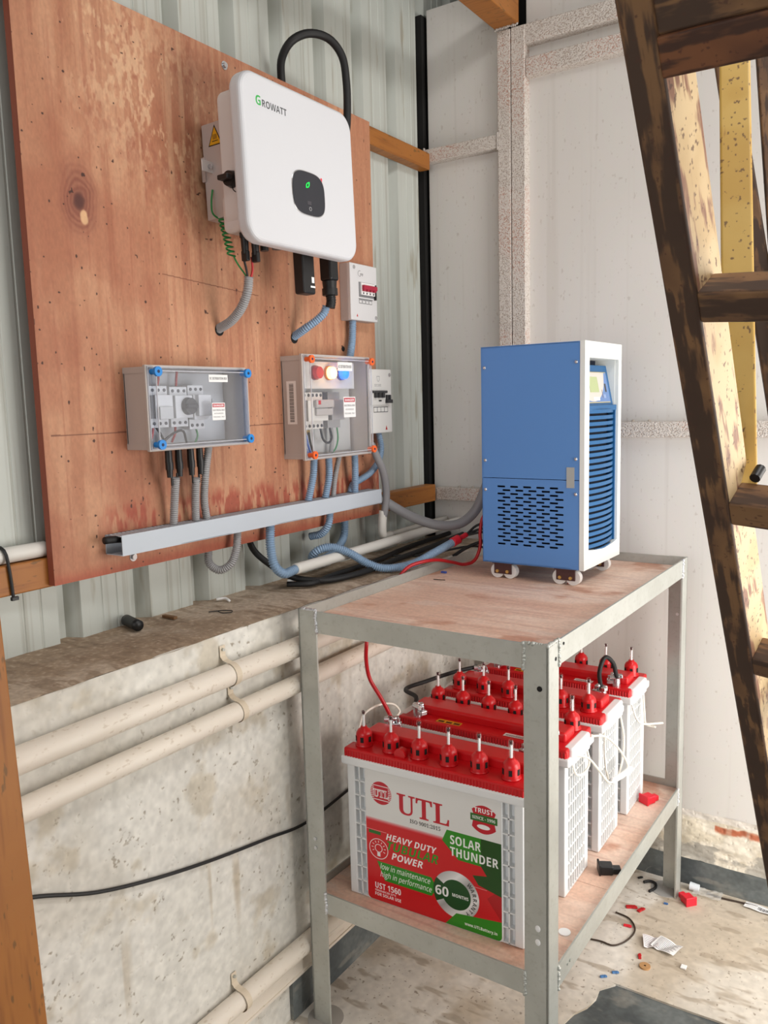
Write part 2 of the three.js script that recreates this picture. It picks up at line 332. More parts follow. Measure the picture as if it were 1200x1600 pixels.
struct('wall_back_outer', 'outer wall behind the white boards, coloured near black for the shade there', bx(-0.5, 2.6, -0.1, 3.8, -0.62, -0.5), std(0x23211f, 0.9));  // near-black colour stands in for the darkness of the void behind the boards
// right wall, front wall and roof (outside the picture); the roof is open in a long strip on the right
struct('wall_right', 'plastered right wall with a doorway, outside the picture', metres(merge([bx(2.45, 2.6, -0.1, 3.8, -0.6, 0.08), bx(2.45, 2.6, -0.1, 3.8, 1.52, 5.4), bx(2.45, 2.6, 2.0, 3.8, 0.08, 1.52)])), M.dullWall);
const wf = struct('wall_front', 'plastered front wall behind the camera with a wide opening');
mesh('masonry', metres(merge([bx(-0.5, 0.0, -0.1, 3.8, 5.4, 5.55), bx(2.3, 2.6, -0.1, 3.8, 5.4, 5.55), bx(0.0, 2.3, 3.0, 3.8, 5.4, 5.55), bx(0.0, 2.3, -0.1, 0.7, 5.4, 5.55)])), M.dullWall, wf);
struct('ceiling', 'grey roof sheeting with a long open strip', merge([bx(-0.6, 1.75, 3.75, 3.83, -0.7, 5.6), bx(2.4, 2.7, 3.75, 3.83, -0.7, 5.6), bx(1.75, 2.4, 3.75, 3.83, -0.7, -0.15), bx(1.75, 2.4, 3.75, 3.83, 3.05, 5.6)]), std(0x5f5c58, 0.8));

// back wall: painted boards in a welded frame of square tube
const back = struct('wall_back', 'white painted board partition in a flaking tube frame');
{
  const P = (n, x0, x1, y0, y1, z0, z1, m, r = 0.003) => mesh(n, metres(bx(x0, x1, y0, y1, z0, z1, r)), m, back);
  P('board', -0.25, 0.07, 0.24, 3.126, -0.085, -0.06, M.panel);
  P('board', 0.14, 2.45, 0.24, 2.9, -0.085, -0.06, M.panel);
  P('board', 0.150, 2.45, 2.9, 3.75, -0.085, -0.06, M.panel);
  P('frame_post', 0.057, 0.1075, 0.24, 2.962, -0.07, -0.02, M.frame, 0.004);
  P('frame_post', 0.1095, 0.162, 0.24, 2.962, -0.07, -0.02, M.frame, 0.004);
  P('frame_rail', -0.245, 0.056, 2.574, 2.622, -0.07, -0.02, M.frame, 0.004);
  P('frame_rail', -0.22, 0.056, 1.300, 1.350, -0.07, -0.02, M.frame, 0.004);
  P('frame_rail', 0.13, 2.45, 2.897, 2.962, -0.07, -0.022, M.frame, 0.004);
  P('frame_rail', 0.163, 2.45, 2.792, 2.852, -0.07, -0.022, M.frame, 0.004);
  P('frame_rail', 0.163, 2.45, 1.545, 1.599, -0.07, -0.02, M.frame, 0.004);
  const w = [], wl = (x0, x1, y, z) => { for (let x = x0; x < x1; x += 0.007) w.push(ball(0.004 + 0.003 * rnd(), x, y + 0.004 * rnd(), z, 6)); };
  wl(0.05, 0.135, 2.966, -0.02); for (let y = 2.57; y < 2.625; y += 0.006) w.push(ball(0.004 + 0.002 * rnd(), -0.247, y, -0.022, 6), ball(0.003 + 0.002 * rnd(), 0.056, y, -0.02, 6));
  mesh('weld_bead', merge(w), std(0xb9b2ac, 0.5, { metalness: 0.3 }), back);
  const bb = []; for (const x of [0.545, 0.60, -0.13, -0.07, 0.0, 0.9]) bb.push(ball(0.006, x, x < 0.2 ? 1.351 : 1.6, -0.045, 8));
  mesh('filler_blob', merge(bb), std(0xb6ada2, 0.9), back);
}
// kerb under the back wall: rough mortar over the skirting
{
  const pr = [[-0.002, 0.0], [-0.002, 0.094], [-0.014, 0.1], [-0.018, 0.118], [-0.022, 0.146], [-0.034, 0.175], [-0.046, 0.2], [-0.054, 0.215], [-0.058, 0.245]];
  const kerbRows = (a, b, amp, mat, name, label, parent) => {
    const n = 320, pos = [], idx = [], uv = [], prof = [];
    for (let i = a; i < b; i++) for (let k = 0; k < 5; k++) prof.push([pr[i][0] + (pr[i + 1][0] - pr[i][0]) * k / 5, pr[i][1] + (pr[i + 1][1] - pr[i][1]) * k / 5]);
    prof.push(pr[b]);
    for (let i = 0; i <= n; i++) { const x = -0.3 + 2.75 * i / n; prof.forEach((p, j) => { const d = amp * (fbm(x * 22, p[1] * 60 + 5, 311, 4) - 0.5); pos.push(x, p[1] + d * 0.7, p[0] + d); uv.push(x, p[1]); }); }
    const m = prof.length; for (let i = 0; i < n; i++) for (let j = 0; j < m - 1; j++) { const q = i * m + j; idx.push(q, q + m, q + 1, q + 1, q + m, q + m + 1); }
    const g = new THREE.BufferGeometry(); g.setAttribute('position', new THREE.Float32BufferAttribute(pos, 3)); g.setAttribute('uv', new THREE.Float32BufferAttribute(uv, 2)); g.setIndex(idx); g.computeVertexNormals();
    mesh(name, g, mat, parent, label);
  };
  const kb = struct('baseboard_back', 'dark stone skirting and crumbling mortar kerb below the white partition');
  mesh('skirting', metres(bx(-0.3, 2.45, 0, 0.094, -0.1, 0.0)), M.darkStone, kb, 'dark grey stone skirting');
  const mk = new THREE.MeshStandardMaterial({ roughness: 0.95, bumpMap: plasterB, bumpScale: 0.006, map: rep(dataTex(1024, 256, (u, v) => {
    const y = v * 0.26, a = fbm(u * 40, v * 9, 321, 4, 40), f = fbm(u * 200, v * 40, 323, 3, 200);
    let c = mixc([218, 210, 194], [204, 194, 174], step(0.45, 0.65, a)); if (y < 0.148 + 0.02 * (a - 0.5)) c = mixc(c, [150, 146, 138], step(0.47, 0.6, fbm(u * 24, v * 7, 325, 5, 24)) * 0.75);
    c = mixc(c, [172, 92, 62], step(0.19, 0.2, y + 0.02 * (a - 0.5)) * (1 - step(0.208, 0.216, y + 0.02 * (a - 0.5))) * step(0.5, 0.6, fbm(u * 26, 2, 327, 3, 26)) * 0.9);
    if (y > 0.222) c = mixc(c, [214, 208, 202], 0.7); return c.map((q) => q * (0.93 + 0.14 * f));
  }), 1.5, 0.26) });
  kerbRows(1, 8, 0.011, mk, 'mortar_kerb', 'cream mortar kerb with grey broken edge and a brick red line', kb);
}
// painted steel beams, and a black strip standing in for the dark corner gap
struct('trim_1', 'upper orange painted wall girt behind the equipment board', metres(bx(-0.266, -0.221, 2.545, 2.605, -0.02, 5.3, 0.004)), M.orange);
struct('trim_2', 'lower orange painted wall girt behind the equipment board', metres(bx(-0.266, -0.221, 1.296, 1.362, -0.02, 5.3, 0.004)), M.orange);
struct('trim_3', 'orange painted roof beam meeting the top of the white frame', metres(bx(0.047, 0.137, 2.97, 3.05, -0.03, 5.3, 0.004)), M.orange);
struct('trim_4', 'near black strip painted in for the shaded corner gap between sheet and partition', merge([bx(-0.31, -0.263, 1.15, 3.11, -0.2, -0.045)]), std(0x141312, 0.8));  // added box, near black in place of the shade inside the gap
{ // column in the left foreground
  const c = struct('trim_5', 'orange brown painted steel column at the left edge', metres(bx(-0.05, 0.05, 0, 3.6, -0.05, 0.05, 0.004)), M.orangeUp);
  c.position.set(0.125, 0, 2.076); c.rotation.x = 0.028;
}

// ------------------------------------------------------------------ steel table
const TW = 0.6888, TL = 1.1408, TH = 1.163, TS = 0.392, TA = 0.0575, TT = 0.005;
const table = thing('steel_table', 'two-tier table of welded grey angle steel with plywood shelves', 'table', [0.0558, 0, 1.1855], -0.0123);
{
  const leg = (sx, sz) => { // outer corner at sx,sz
    const x0 = sx ? TW - TA : 0, z0 = sz ? -TL : -TA;
    return metres(merge([bx(x0, x0 + TA, 0, TH, sz ? -TL : -TT, sz ? -TL + TT : 0), bx(sx ? TW - TT : 0, sx ? TW : TT, 0, TH, z0, z0 + TA)]));
  };
  for (const [a, b] of [[0, 0], [1, 0], [0, 1], [1, 1]]) mesh('leg', leg(a, b), M.steel, table);
  for (const top of [TH, TS]) {
    const y0 = top - TA, y1 = top - 0.001;
    mesh('rail', metres(merge([bx(TA, TW - TA, y0, y1, -TT, -0.0005), bx(TT, TW - TT, y0, y0 + TT, -TA, -TT)])), M.steel, table);
    mesh('rail', metres(merge([bx(TA, TW - TA, y0, y1, -TL + 0.0005, -TL + TT), bx(TT, TW - TT, y0, y0 + TT, -TL + TT, -TL + TA)])), M.steel, table);
    mesh('rail', metres(merge([bx(0.0005, TT, y0, y1, -TL + TA, -TA), bx(TT, TA, y0, y0 + TT, -TL + TA, -TA)])), M.steel, table);
    mesh('rail', metres(merge([bx(TW - TT, TW - 0.0005, y0, y1, -TL + TA, -TA), bx(TW - TA, TW - TT, y0, y0 + TT, -TL + TA, -TA)])), M.steel, table);
  }
  const raggedTop = (x0, x1, y0, y1, z0, z1) => metres(bx(x0, x1, y0, y1, z0, z1, 0.001));
  mesh('table_top', raggedTop(TT + 0.001, TW - TT - 0.001, TH - 0.0525, TH - 0.030, -TL + TT + 0.001, -TT - 0.001), M.ply, table, 'pinkish stained plywood top');
  mesh('lower_shelf', raggedTop(TT + 0.001, TW - TT - 0.001, TS - 0.0525, TS - 0.022, -0.4395, -TT - 0.001), M.ply, table, 'near plywood board of the lower shelf');
  mesh('lower_shelf', raggedTop(TT + 0.001, TW - TT - 0.001, TS - 0.0525, TS - 0.0225, -TL + TT + 0.001, -0.4415), M.ply, table, 'far plywood board of the lower shelf');
  // welds: lumpy bright beads on the joints
  const bead = (pts) => { const g = []; for (const [x, y, z] of pts) g.push(ball(0.003 + 0.0025 * rnd(), x + 0.003 * (rnd() - 0.5), y, z, 7)); return merge(g); };
  const vert = (x, z, y0, y1) => { const o = []; for (let y = y0; y < y1; y += 0.004) o.push([x + 0.002 * (rnd() - 0.5), y, z]); return o; };
  for (const y of [TH, TS]) {
    mesh('weld_bead', bead(vert(TA, 0.0, y - TA, y)), M.weld, table);
    mesh('weld_bead', bead(vert(TW - TA, 0.0, y - TA, y)), M.steel, table);
    mesh('weld_bead', bead(vert(TW, -TL + TA, y - TA, y)), M.weld, table);
    mesh('weld_bead', bead(vert(TW, -TA, y - TA, y)), M.steel, table);
  }
  const hor = []; for (let x = TW - TA; x < TW; x += 0.004) hor.push([x, TH, -0.002 - 0.004 * rnd()]); for (let z = 0; z > -TA; z -= 0.004) hor.push([TW - 0.002, TH, z]);
  mesh('weld_bead', bead(hor), M.steel, table);
  const hl = []; for (let x = 0.012; x < TA; x += 0.004) hl.push([x, TH + 0.001, -0.003]); mesh('weld_bead', bead(hl), M.weld, table);
  // bolts and holes
  const hole = (x, y, z, ax, r = 0.0045) => mesh('bolt_hole', cyl(r, r, 0.002, x, y, z, ax, 12), M.dark, table);
  hole(TW, 1.125, -0.04, 'x'); hole(TW, 1.148, -0.085, 'x', 0.0035); hole(TW - 0.02, 1.066, 0, 'z', 0.0062);
  for (const [x, y] of [[0.03, 0.54], [0.03, 0.515]]) mesh('bolt', cyl(0.005, 0.005, 0.006, x, y, 0.0, 'z', 12), M.chrome, table);
  for (const [x, y] of [[TW - 0.025, 0.508], [TW - 0.025, 0.475]]) mesh('paint_spot', ball(0.008, 0, 0, 0, 10).scale(0.8, 1, 0.3).translate(x, y, 0), M.whitePlastic, table, 'white sealant dot');
  mesh('bolt_hole', cyl(0.005, 0.005, 0.002, TW - 0.028, 0.97, -TL + TT + 0.001, 'z', 12), M.whitePlastic, table);
  for (const z of [-0.115, -0.13]) mesh('bolt', cyl(0.004, 0.004, 0.004, TW, TS - 0.03, z, 'x', 10), M.steel, table);
}

// ------------------------------------------------------------------ batteries
const batteryLabel = canvasTex(1024, 984, (g, w, h) => {
  const X = (a) => a * w, Y = (a) => a * h;
  g.fillStyle = '#e4e4e2'; g.fillRect(0, 0, w, h);
  const gr = g.createLinearGradient(0, Y(0.36), 0, Y(0.39)); gr.addColorStop(0, '#e4d2d0'); gr.addColorStop(1, '#d01420');
  g.fillStyle = '#cf131d'; g.fillRect(0, Y(0.375), w, h); g.fillStyle = gr; g.fillRect(0, Y(0.36), w, Y(0.03));
  g.fillStyle = '#b31019'; g.beginPath(); g.moveTo(X(0.9), Y(0.72)); g.lineTo(w, Y(0.62)); g.lineTo(w, Y(0.86)); g.fill();
  // round emblem
  g.fillStyle = '#c2172b'; g.beginPath(); g.arc(X(0.125), Y(0.16), X(0.083), 0, 7); g.fill();
  g.strokeStyle = '#e4e4e2'; g.lineWidth = 6; for (let i = -4; i <= 4; i++) { const y = Y(0.16) + i * 13; g.beginPath(); g.moveTo(X(0.042), y); g.lineTo(X(0.208), y); g.stroke(); }
  g.fillStyle = '#c2172b'; g.fillRect(X(0.07), Y(0.115), X(0.11), Y(0.09)); g.strokeStyle = '#e8e8e6'; g.lineWidth = 5; g.font = 'bold 76px serif'; g.textAlign = 'center'; g.textBaseline = 'middle'; g.strokeText('UTL', X(0.125), Y(0.165), X(0.12));
  g.fillStyle = '#c2172b'; g.font = 'bold 205px serif'; g.textAlign = 'left'; g.textBaseline = 'alphabetic'; g.fillText('UTL', X(0.245), Y(0.275), X(0.4));
  g.fillStyle = '#222'; g.font = 'bold 40px serif'; g.fillText('ISO 9001:2015', X(0.345), Y(0.325), X(0.23));
  // trust badge
  g.fillStyle = '#c2172b'; g.beginPath(); g.moveTo(X(0.8), Y(0.1)); g.quadraticCurveTo(X(0.88), Y(0.02), X(0.965), Y(0.1)); g.lineTo(X(0.95), Y(0.14)); g.lineTo(X(0.965), Y(0.22)); g.quadraticCurveTo(X(0.88), Y(0.3), X(0.8), Y(0.22)); g.lineTo(X(0.815), Y(0.14)); g.fill();
  g.fillStyle = '#2d6a2c'; g.fillRect(X(0.79), Y(0.128), X(0.185), Y(0.05)); g.fillStyle = '#f2f2f2'; g.font = 'bold 46px sans-serif'; g.textAlign = 'center'; g.fillText('TRUST', X(0.882), Y(0.115)); g.font = 'bold 30px serif'; g.fillText('SINCE - 1996', X(0.882), Y(0.165), X(0.16));
  g.beginPath(); g.ellipse(X(0.88), Y(0.212), X(0.045), Y(0.017), 0, 0, 7); g.fill();
  // solar thunder flag
  g.fillStyle = '#2c8c1c'; g.beginPath(); g.moveTo(X(0.62), Y(0.30)); g.lineTo(w, Y(0.30)); g.lineTo(w, Y(0.5)); g.lineTo(X(0.70), Y(0.5)); g.lineTo(X(0.585), Y(0.385)); g.fill();
  g.fillStyle = '#184a14'; g.beginPath(); g.moveTo(X(0.86), Y(0.30)); g.lineTo(w, Y(0.30)); g.lineTo(w, Y(0.68)); g.lineTo(X(0.84), Y(0.64)); g.lineTo(X(0.8), Y(0.58)); g.lineTo(X(0.9), Y(0.56)); g.lineTo(X(0.86), Y(0.5)); g.fill();
  g.fillStyle = '#f4f4f4'; g.textAlign = 'left'; g.font = 'bold 88px sans-serif'; g.fillText('SOLAR', X(0.64), Y(0.395), X(0.22)); g.fillText('THUNDER', X(0.64), Y(0.48), X(0.34));
  g.fillStyle = '#1f6d1e'; g.fillRect(X(0.02), Y(0.46), X(0.095), Y(0.025)); g.fillStyle = '#e8b6b6'; g.fillRect(0, Y(0.453), X(0.16), 3); g.fillRect(X(0.72), Y(0.66), X(0.18), 3);
  g.font = 'italic bold 66px sans-serif'; g.fillStyle = '#f4f4f4'; g.fillText('HEAVY DUTY', X(0.15), Y(0.505), X(0.42));
  g.fillStyle = '#28931d'; g.font = 'italic bold 92px sans-serif'; g.fillText('TUBULAR', X(0.15), Y(0.58), X(0.58)); g.fillStyle = '#f4f4f4'; g.font = 'italic bold 72px sans-serif'; g.fillText('POWER', X(0.19), Y(0.645), X(0.36));
  // bulb
  g.strokeStyle = '#f0f0f0'; g.lineWidth = 5; g.beginPath(); g.arc(X(0.095), Y(0.595), X(0.073), 0, 7); g.stroke(); g.beginPath(); g.arc(X(0.095), Y(0.59), X(0.028), 0, 7); g.stroke(); g.fillStyle = '#f0f0f0'; g.fillRect(X(0.083), Y(0.622), X(0.025), Y(0.03));
  for (let i = 0; i < 9; i++) { const a = Math.PI * (0.85 + i / 8 * 1.3); g.beginPath(); g.moveTo(X(0.095) + Math.cos(a) * 42, Y(0.59) + Math.sin(a) * 42); g.lineTo(X(0.095) + Math.cos(a) * 58, Y(0.59) + Math.sin(a) * 58); g.stroke(); }
  g.fillStyle = '#258a1c'; g.beginPath(); g.moveTo(X(0.08), Y(0.69)); g.lineTo(X(0.5), Y(0.69)); g.lineTo(X(0.54), Y(0.76)); g.lineTo(X(0.5), Y(0.83)); g.lineTo(X(0.14), Y(0.83)); g.fill();
  g.fillStyle = '#f4f4f4'; g.font = 'italic 58px sans-serif'; g.fillText('low in maintenance', X(0.10), Y(0.745), X(0.39)); g.fillText('high in performance', X(0.10), Y(0.805), X(0.4));
  // warranty ring
  const cx = X(0.68), cy = Y(0.765), sil = g.createLinearGradient(cx - 150, cy - 150, cx + 150, cy + 150); sil.addColorStop(0, '#9a9a9a'); sil.addColorStop(0.3, '#f2f2f2'); sil.addColorStop(0.5, '#a4a4a4'); sil.addColorStop(0.75, '#efefef'); sil.addColorStop(1, '#8c8c8c');
  g.fillStyle = sil; g.beginPath(); g.arc(cx, cy, X(0.165), 0, 7); g.fill(); g.fillStyle = '#0d4a1c'; g.beginPath(); g.arc(cx, cy, X(0.105), 0, 7); g.fill(); g.beginPath(); g.moveTo(cx, cy); g.arc(cx, cy, X(0.166), 2.62, 3.7); g.fill();
  g.fillStyle = '#f4f4f4'; g.font = 'bold 96px sans-serif'; g.fillText('60', cx - X(0.155), cy + 34, X(0.12)); g.font = 'bold 34px sans-serif'; g.fillText('MONTHS', cx - X(0.03), cy + 16, X(0.12));
  g.fillStyle = '#333'; g.font = 'bold 40px sans-serif'; g.textAlign = 'center'; [...'WARRANTY'].forEach((ch, i) => { const a = -0.75 + i * 0.24; g.save(); g.translate(cx + Math.cos(a) * X(0.135), cy + Math.sin(a) * X(0.135)); g.rotate(a + Math.PI / 2); g.fillText(ch, 0, 14); g.restore(); });
  g.textAlign = 'left'; g.fillStyle = '#f4f4f4'; g.font = 'bold 62px sans-serif'; g.fillText('UST 1560', X(0.055), Y(0.905), X(0.21)); g.font = 'bold 22px sans-serif'; g.fillText('150Ah@C20 27°C', X(0.055), Y(0.93), X(0.2)); g.font = 'bold 34px sans-serif'; g.fillText('FOR SOLAR USE', X(0.055), Y(0.962), X(0.21));
  g.fillStyle = '#2c8c1c'; g.beginPath(); g.moveTo(X(0.6), h); g.lineTo(X(0.68), Y(0.9)); g.lineTo(w, Y(0.86)); g.lineTo(w, h); g.fill(); g.fillStyle = '#f4f4f4'; g.font = 'bold 30px sans-serif'; g.fillText('www.UTLBattery.in', X(0.74), Y(0.965), X(0.23));
});
M.batLabel = new THREE.MeshStandardMaterial({ map: batteryLabel, roughness: 0.3 });
const lidSticker = (bg, fg, txt) => new THREE.MeshStandardMaterial({ roughness: 0.4, map: canvasTex(256, 80, (g) => { g.fillStyle = bg; g.fillRect(0, 0, 256, 80); g.fillStyle = fg; for (let i = 0; i < 3; i++) g.fillRect(10 + i * 84, 12, 64, 40); g.font = 'bold 18px sans-serif'; g.fillText(txt, 14, 72); }) });
M.stYellow = lidSticker('#e0a72c', '#3a2c10', 'DANGER');
M.stWhite = new THREE.MeshStandardMaterial({ roughness: 0.4, map: canvasTex(256, 64, (g) => { g.fillStyle = '#e8e8e8'; g.fillRect(0, 0, 256, 64); g.fillStyle = '#333'; let x = 14; for (let i = 0; i < 34; i++) { const w = 2 + (i * 7 % 4); g.fillRect(x, 10, w, 30); x += w + 3; } g.font = '16px sans-serif'; g.fillText('UST1560', 60, 58); }) });
M.glassTube = phys({ color: 0xffffff, roughness: 0.03, transmission: 1, thickness: 0, ior: 1.45 });
function ventPlug(parent, x, y, z) {
  const p = mesh('vent_plug', new THREE.LatheGeometry([[0.0, 0], [0.024, 0], [0.0245, 0.004], [0.0215, 0.006], [0.0215, 0.03], [0.0205, 0.036], [0.0165, 0.043], [0.0095, 0.048], [0.0085, 0.052], [0.0, 0.052]].map((q) => new THREE.Vector2(...q)), 22), M.red, parent);
  p.position.set(x, y, z); p.rotation.y = 0.3;
  const w = []; for (let i = 0; i < 6; i++) w.push(box(0.0085, 0.0145, 0.003, 0, 0.021, 0.0206).rotateY(i * Math.PI / 3));
  mesh('vent_window', merge(w), M.dark, p);
  mesh('float_tube', new THREE.LatheGeometry([[0.0068, 0.05], [0.0068, 0.092], [0.0055, 0.097], [0.003, 0.0995], [0.0, 0.1]].map((q) => new THREE.Vector2(...q)), 14), M.glassTube, p, 'clear level indicator tube');
  mesh('float_rod', merge([cyl(0.0033, 0.0033, 0.032, 0, 0.068, 0, 'y', 10), cyl(0.0034, 0.0034, 0.003, 0, 0.078, 0, 'y', 10)]), M.whitePlastic, p);
  mesh('float_head', cyl(0.0045, 0.0035, 0.008, 0, 0.09, 0, 'y', 10), M.maroon, p);
}
function clamp(parent, x, y, z, s = 1) {
  const c = mesh('terminal_clamp', merge([cyl(0.012, 0.013, 0.03, 0, 0.012, 0, 'y', 14), box(0.034, 0.014, 0.022, 0.012 * s, 0.014, 0.004, 0.003), cyl(0.006, 0.006, 0.012, 0.02 * s, 0.026, 0.004, 'y', 6), cyl(0.007, 0.007, 0.03, 0.006 * s, 0.03, -0.006, 'x', 8), box(0.016, 0.012, 0.016, -0.012 * s, 0.03, 0.006, 0.003), ball(0.008, 0.01 * s, 0.034, 0.008, 8)]), M.chrome, parent, 'shiny metal terminal clamp');
  c.position.set(x, y, z); c.rotation.y = 0.4 * s;
}
const batteryProto = {};
{ // shared geometries: container with moulded rib grids
  const L = 0.5, D = 0.18, H = 0.367, g = [bx(-L / 2 + 0.018, L / 2 - 0.018, 0, H, -D / 2 + 0.018, D / 2 - 0.018)], rib = 0.0034;
  const post = (x0, x1, z0, z1) => g.push(bx(Math.min(x0, x1), Math.max(x0, x1), 0, H, Math.min(z0, z1), Math.max(z0, z1), 0.004));
  for (const s of [-1, 1]) {
    for (const t of [-1, 1]) { post(s * L / 2, s * (L / 2 - 0.024), t * D / 2, t * (D / 2 - 0.024)); post(t * 0.184, t * 0.196, s * D / 2, s * (D / 2 - 0.02)); }
    const zf = (w, h, x, y) => g.push(box(w, h, 0.019, x, y, s * (D / 2 - 0.0107)));
    for (const t of [-1, 1]) { zf(rib, H, t * 0.2115, H / 2); for (let i = 0; i <= 9; i++) zf(0.034, rib, t * 0.211, 0.003 + i * (H - 0.006) / 9); }
    zf(0.38, 0.014, 0, 0.007);
    const xf = (h, w, y, z) => g.push(box(0.019, h, w, s * (L / 2 - 0.0107), y, z));
    for (let i = 1; i < 8; i++) xf(H, rib, H / 2, -D / 2 + 0.022 + i * (D - 0.044) / 8);
    for (let i = 0; i <= 9; i++) xf(rib, D - 0.044, 0.003 + i * (H - 0.006) / 9, 0);
  }
  batteryProto.container = merge(g);
  batteryProto.rim = merge([box(0.526, 0.024, 0.2, 0, H + 0.011, 0, 0.006), box(0.03, 0.05, 0.135, 0.252, H + 0.021, -0.01, 0.008), box(0.03, 0.05, 0.135, -0.252, H + 0.021, -0.01, 0.008)]);
  const lid = [box(0.512, 0.028, 0.19, 0, H + 0.031, 0, 0.006), box(0.47, 0.03, 0.07, 0, H + 0.055, -0.012, 0.008)];
  const n = 60; for (let i = 0; i < n; i++) lid.push(cyl(0.0024, 0.0024, 0.016, -0.25 + 0.5 * i / (n - 1), H + 0.03, 0.0945, 'y', 6), cyl(0.0024, 0.0024, 0.016, -0.25 + 0.5 * i / (n - 1), H + 0.03, -0.0945, 'y', 6));
  batteryProto.lid = merge(lid);
  const ls = roundRect(0.386, 0.362, 0.012); const gg = new THREE.ShapeGeometry(ls, 8); const p = gg.attributes.position, uv = gg.attributes.uv; for (let i = 0; i < p.count; i++) uv.setXY(i, (p.getX(i) + 0.193) / 0.386, (p.getY(i) + 0.181) / 0.362);
  batteryProto.label = gg;
}
function battery(label, x, z, turn) {
  const b = thing('lead_acid_battery', label, 'battery', [x, 0.3705, z], turn, 'tubular batteries on the lower shelf');
  mesh('container', batteryProto.container, M.batteryWhite, b, 'white ribbed plastic container');
  mesh('rim', batteryProto.rim, M.batteryWhite, b);
  mesh('lid', batteryProto.lid, M.red, b, 'glossy red lid');
  const l = mesh('front_label', batteryProto.label, M.batLabel, b, 'red, white and green printed label'); l.position.set(0, 0.183, 0.0905);
  mesh('label_plate', bx(-0.194, 0.194, 0.0, 0.367, 0.07, 0.0895, 0.003), M.batteryWhite, b);
  for (let i = 0; i < 6; i++) ventPlug(b, -0.215 + i * 0.084, 0.411, 0.055);
  const s1 = mesh('warning_sticker', new THREE.PlaneGeometry(0.075, 0.022).rotateX(-Math.PI / 2), M.stYellow, b, 'yellow warning sticker'); s1.position.set(0.1, 0.4127, -0.072);
  const s2 = mesh('barcode_sticker', new THREE.PlaneGeometry(0.06, 0.02).rotateX(-Math.PI / 2), M.stWhite, b, 'white barcode sticker'); s2.position.set(-0.1, 0.4127, -0.072);
  clamp(b, -0.205, 0.412, -0.07, 1); clamp(b, 0.205, 0.412, -0.07, -1);
  return b;
}
const b1 = battery('front battery showing the large printed UTL label', 0.391, 1.017, 0.034);
mesh('spare_cap', merge([cyl(0.016, 0.016, 0.018, -0.09, 0.419, 0.075, 'z', 16)]), M.red, b1);
const b2 = battery('second battery from the front, plugs at its far side', 0.400, 0.762, Math.PI + 0.01);
const b3 = battery('third battery from the front, with black jumpers at both ends', 0.402, 0.502, 0.012);
const b4 = battery('rearmost battery, nearest the white partition', 0.405, 0.243, Math.PI + 0.008);
function rope(bat, pts, grip) { // points in the world turned into the battery's own axes
  bat.updateMatrixWorld(true); const inv = bat.matrixWorld.clone().invert(), loc = pts.map((p) => V(p).applyMatrix4(inv).toArray());
  const r = mesh('rope_handle', sweep(loc, 0.0034, { ring: { pitch: 0.006, depth: 0.14 }, radial: 8 }), M.rope, bat, 'white twisted rope handle');
  if (grip) { const gp = grip.map((p) => V(p).applyMatrix4(inv).toArray()); mesh('grip', sweep(gp, 0.0085, { seg: 8 }), M.whitePlastic, r); }
}
rope(b2, [[0.662, 0.765, 0.83], [0.68, 0.735, 0.765], [0.69, 0.68, 0.705], [0.70, 0.622, 0.645], [0.701, 0.605, 0.55], [0.70, 0.6, 0.475], [0.695, 0.68, 0.545], [0.68, 0.745, 0.628], [0.662, 0.765, 0.69]], [[0.70, 0.617, 0.623], [0.702, 0.598, 0.53], [0.70, 0.585, 0.45]]);
rope(b2, [[0.66, 0.742, 0.825], [0.668, 0.712, 0.822], [0.67, 0.691, 0.767], [0.668, 0.7, 0.717], [0.66, 0.733, 0.712]]);
rope(b3, [[0.662, 0.735, 0.575], [0.668, 0.658, 0.585], [0.67, 0.59, 0.56], [0.672, 0.56, 0.5], [0.67, 0.6, 0.43], [0.668, 0.66, 0.412], [0.662, 0.735, 0.43]]);
rope(b4, [[0.664, 0.74, 0.325], [0.68, 0.699, 0.331], [0.69, 0.672, 0.303], [0.735, 0.657, 0.231]]);
rope(b4, [[0.664, 0.735, 0.2], [0.675, 0.68, 0.223], [0.69, 0.651, 0.253], [0.72, 0.649, 0.255]]);
rope(b1, [[0.13, 0.762, 1.06], [0.128, 0.79, 1.035], [0.13, 0.83, 1.015], [0.14, 0.843, 0.956], [0.16, 0.833, 0.905], [0.172, 0.812, 0.893], [0.178, 0.803, 0.93]]);

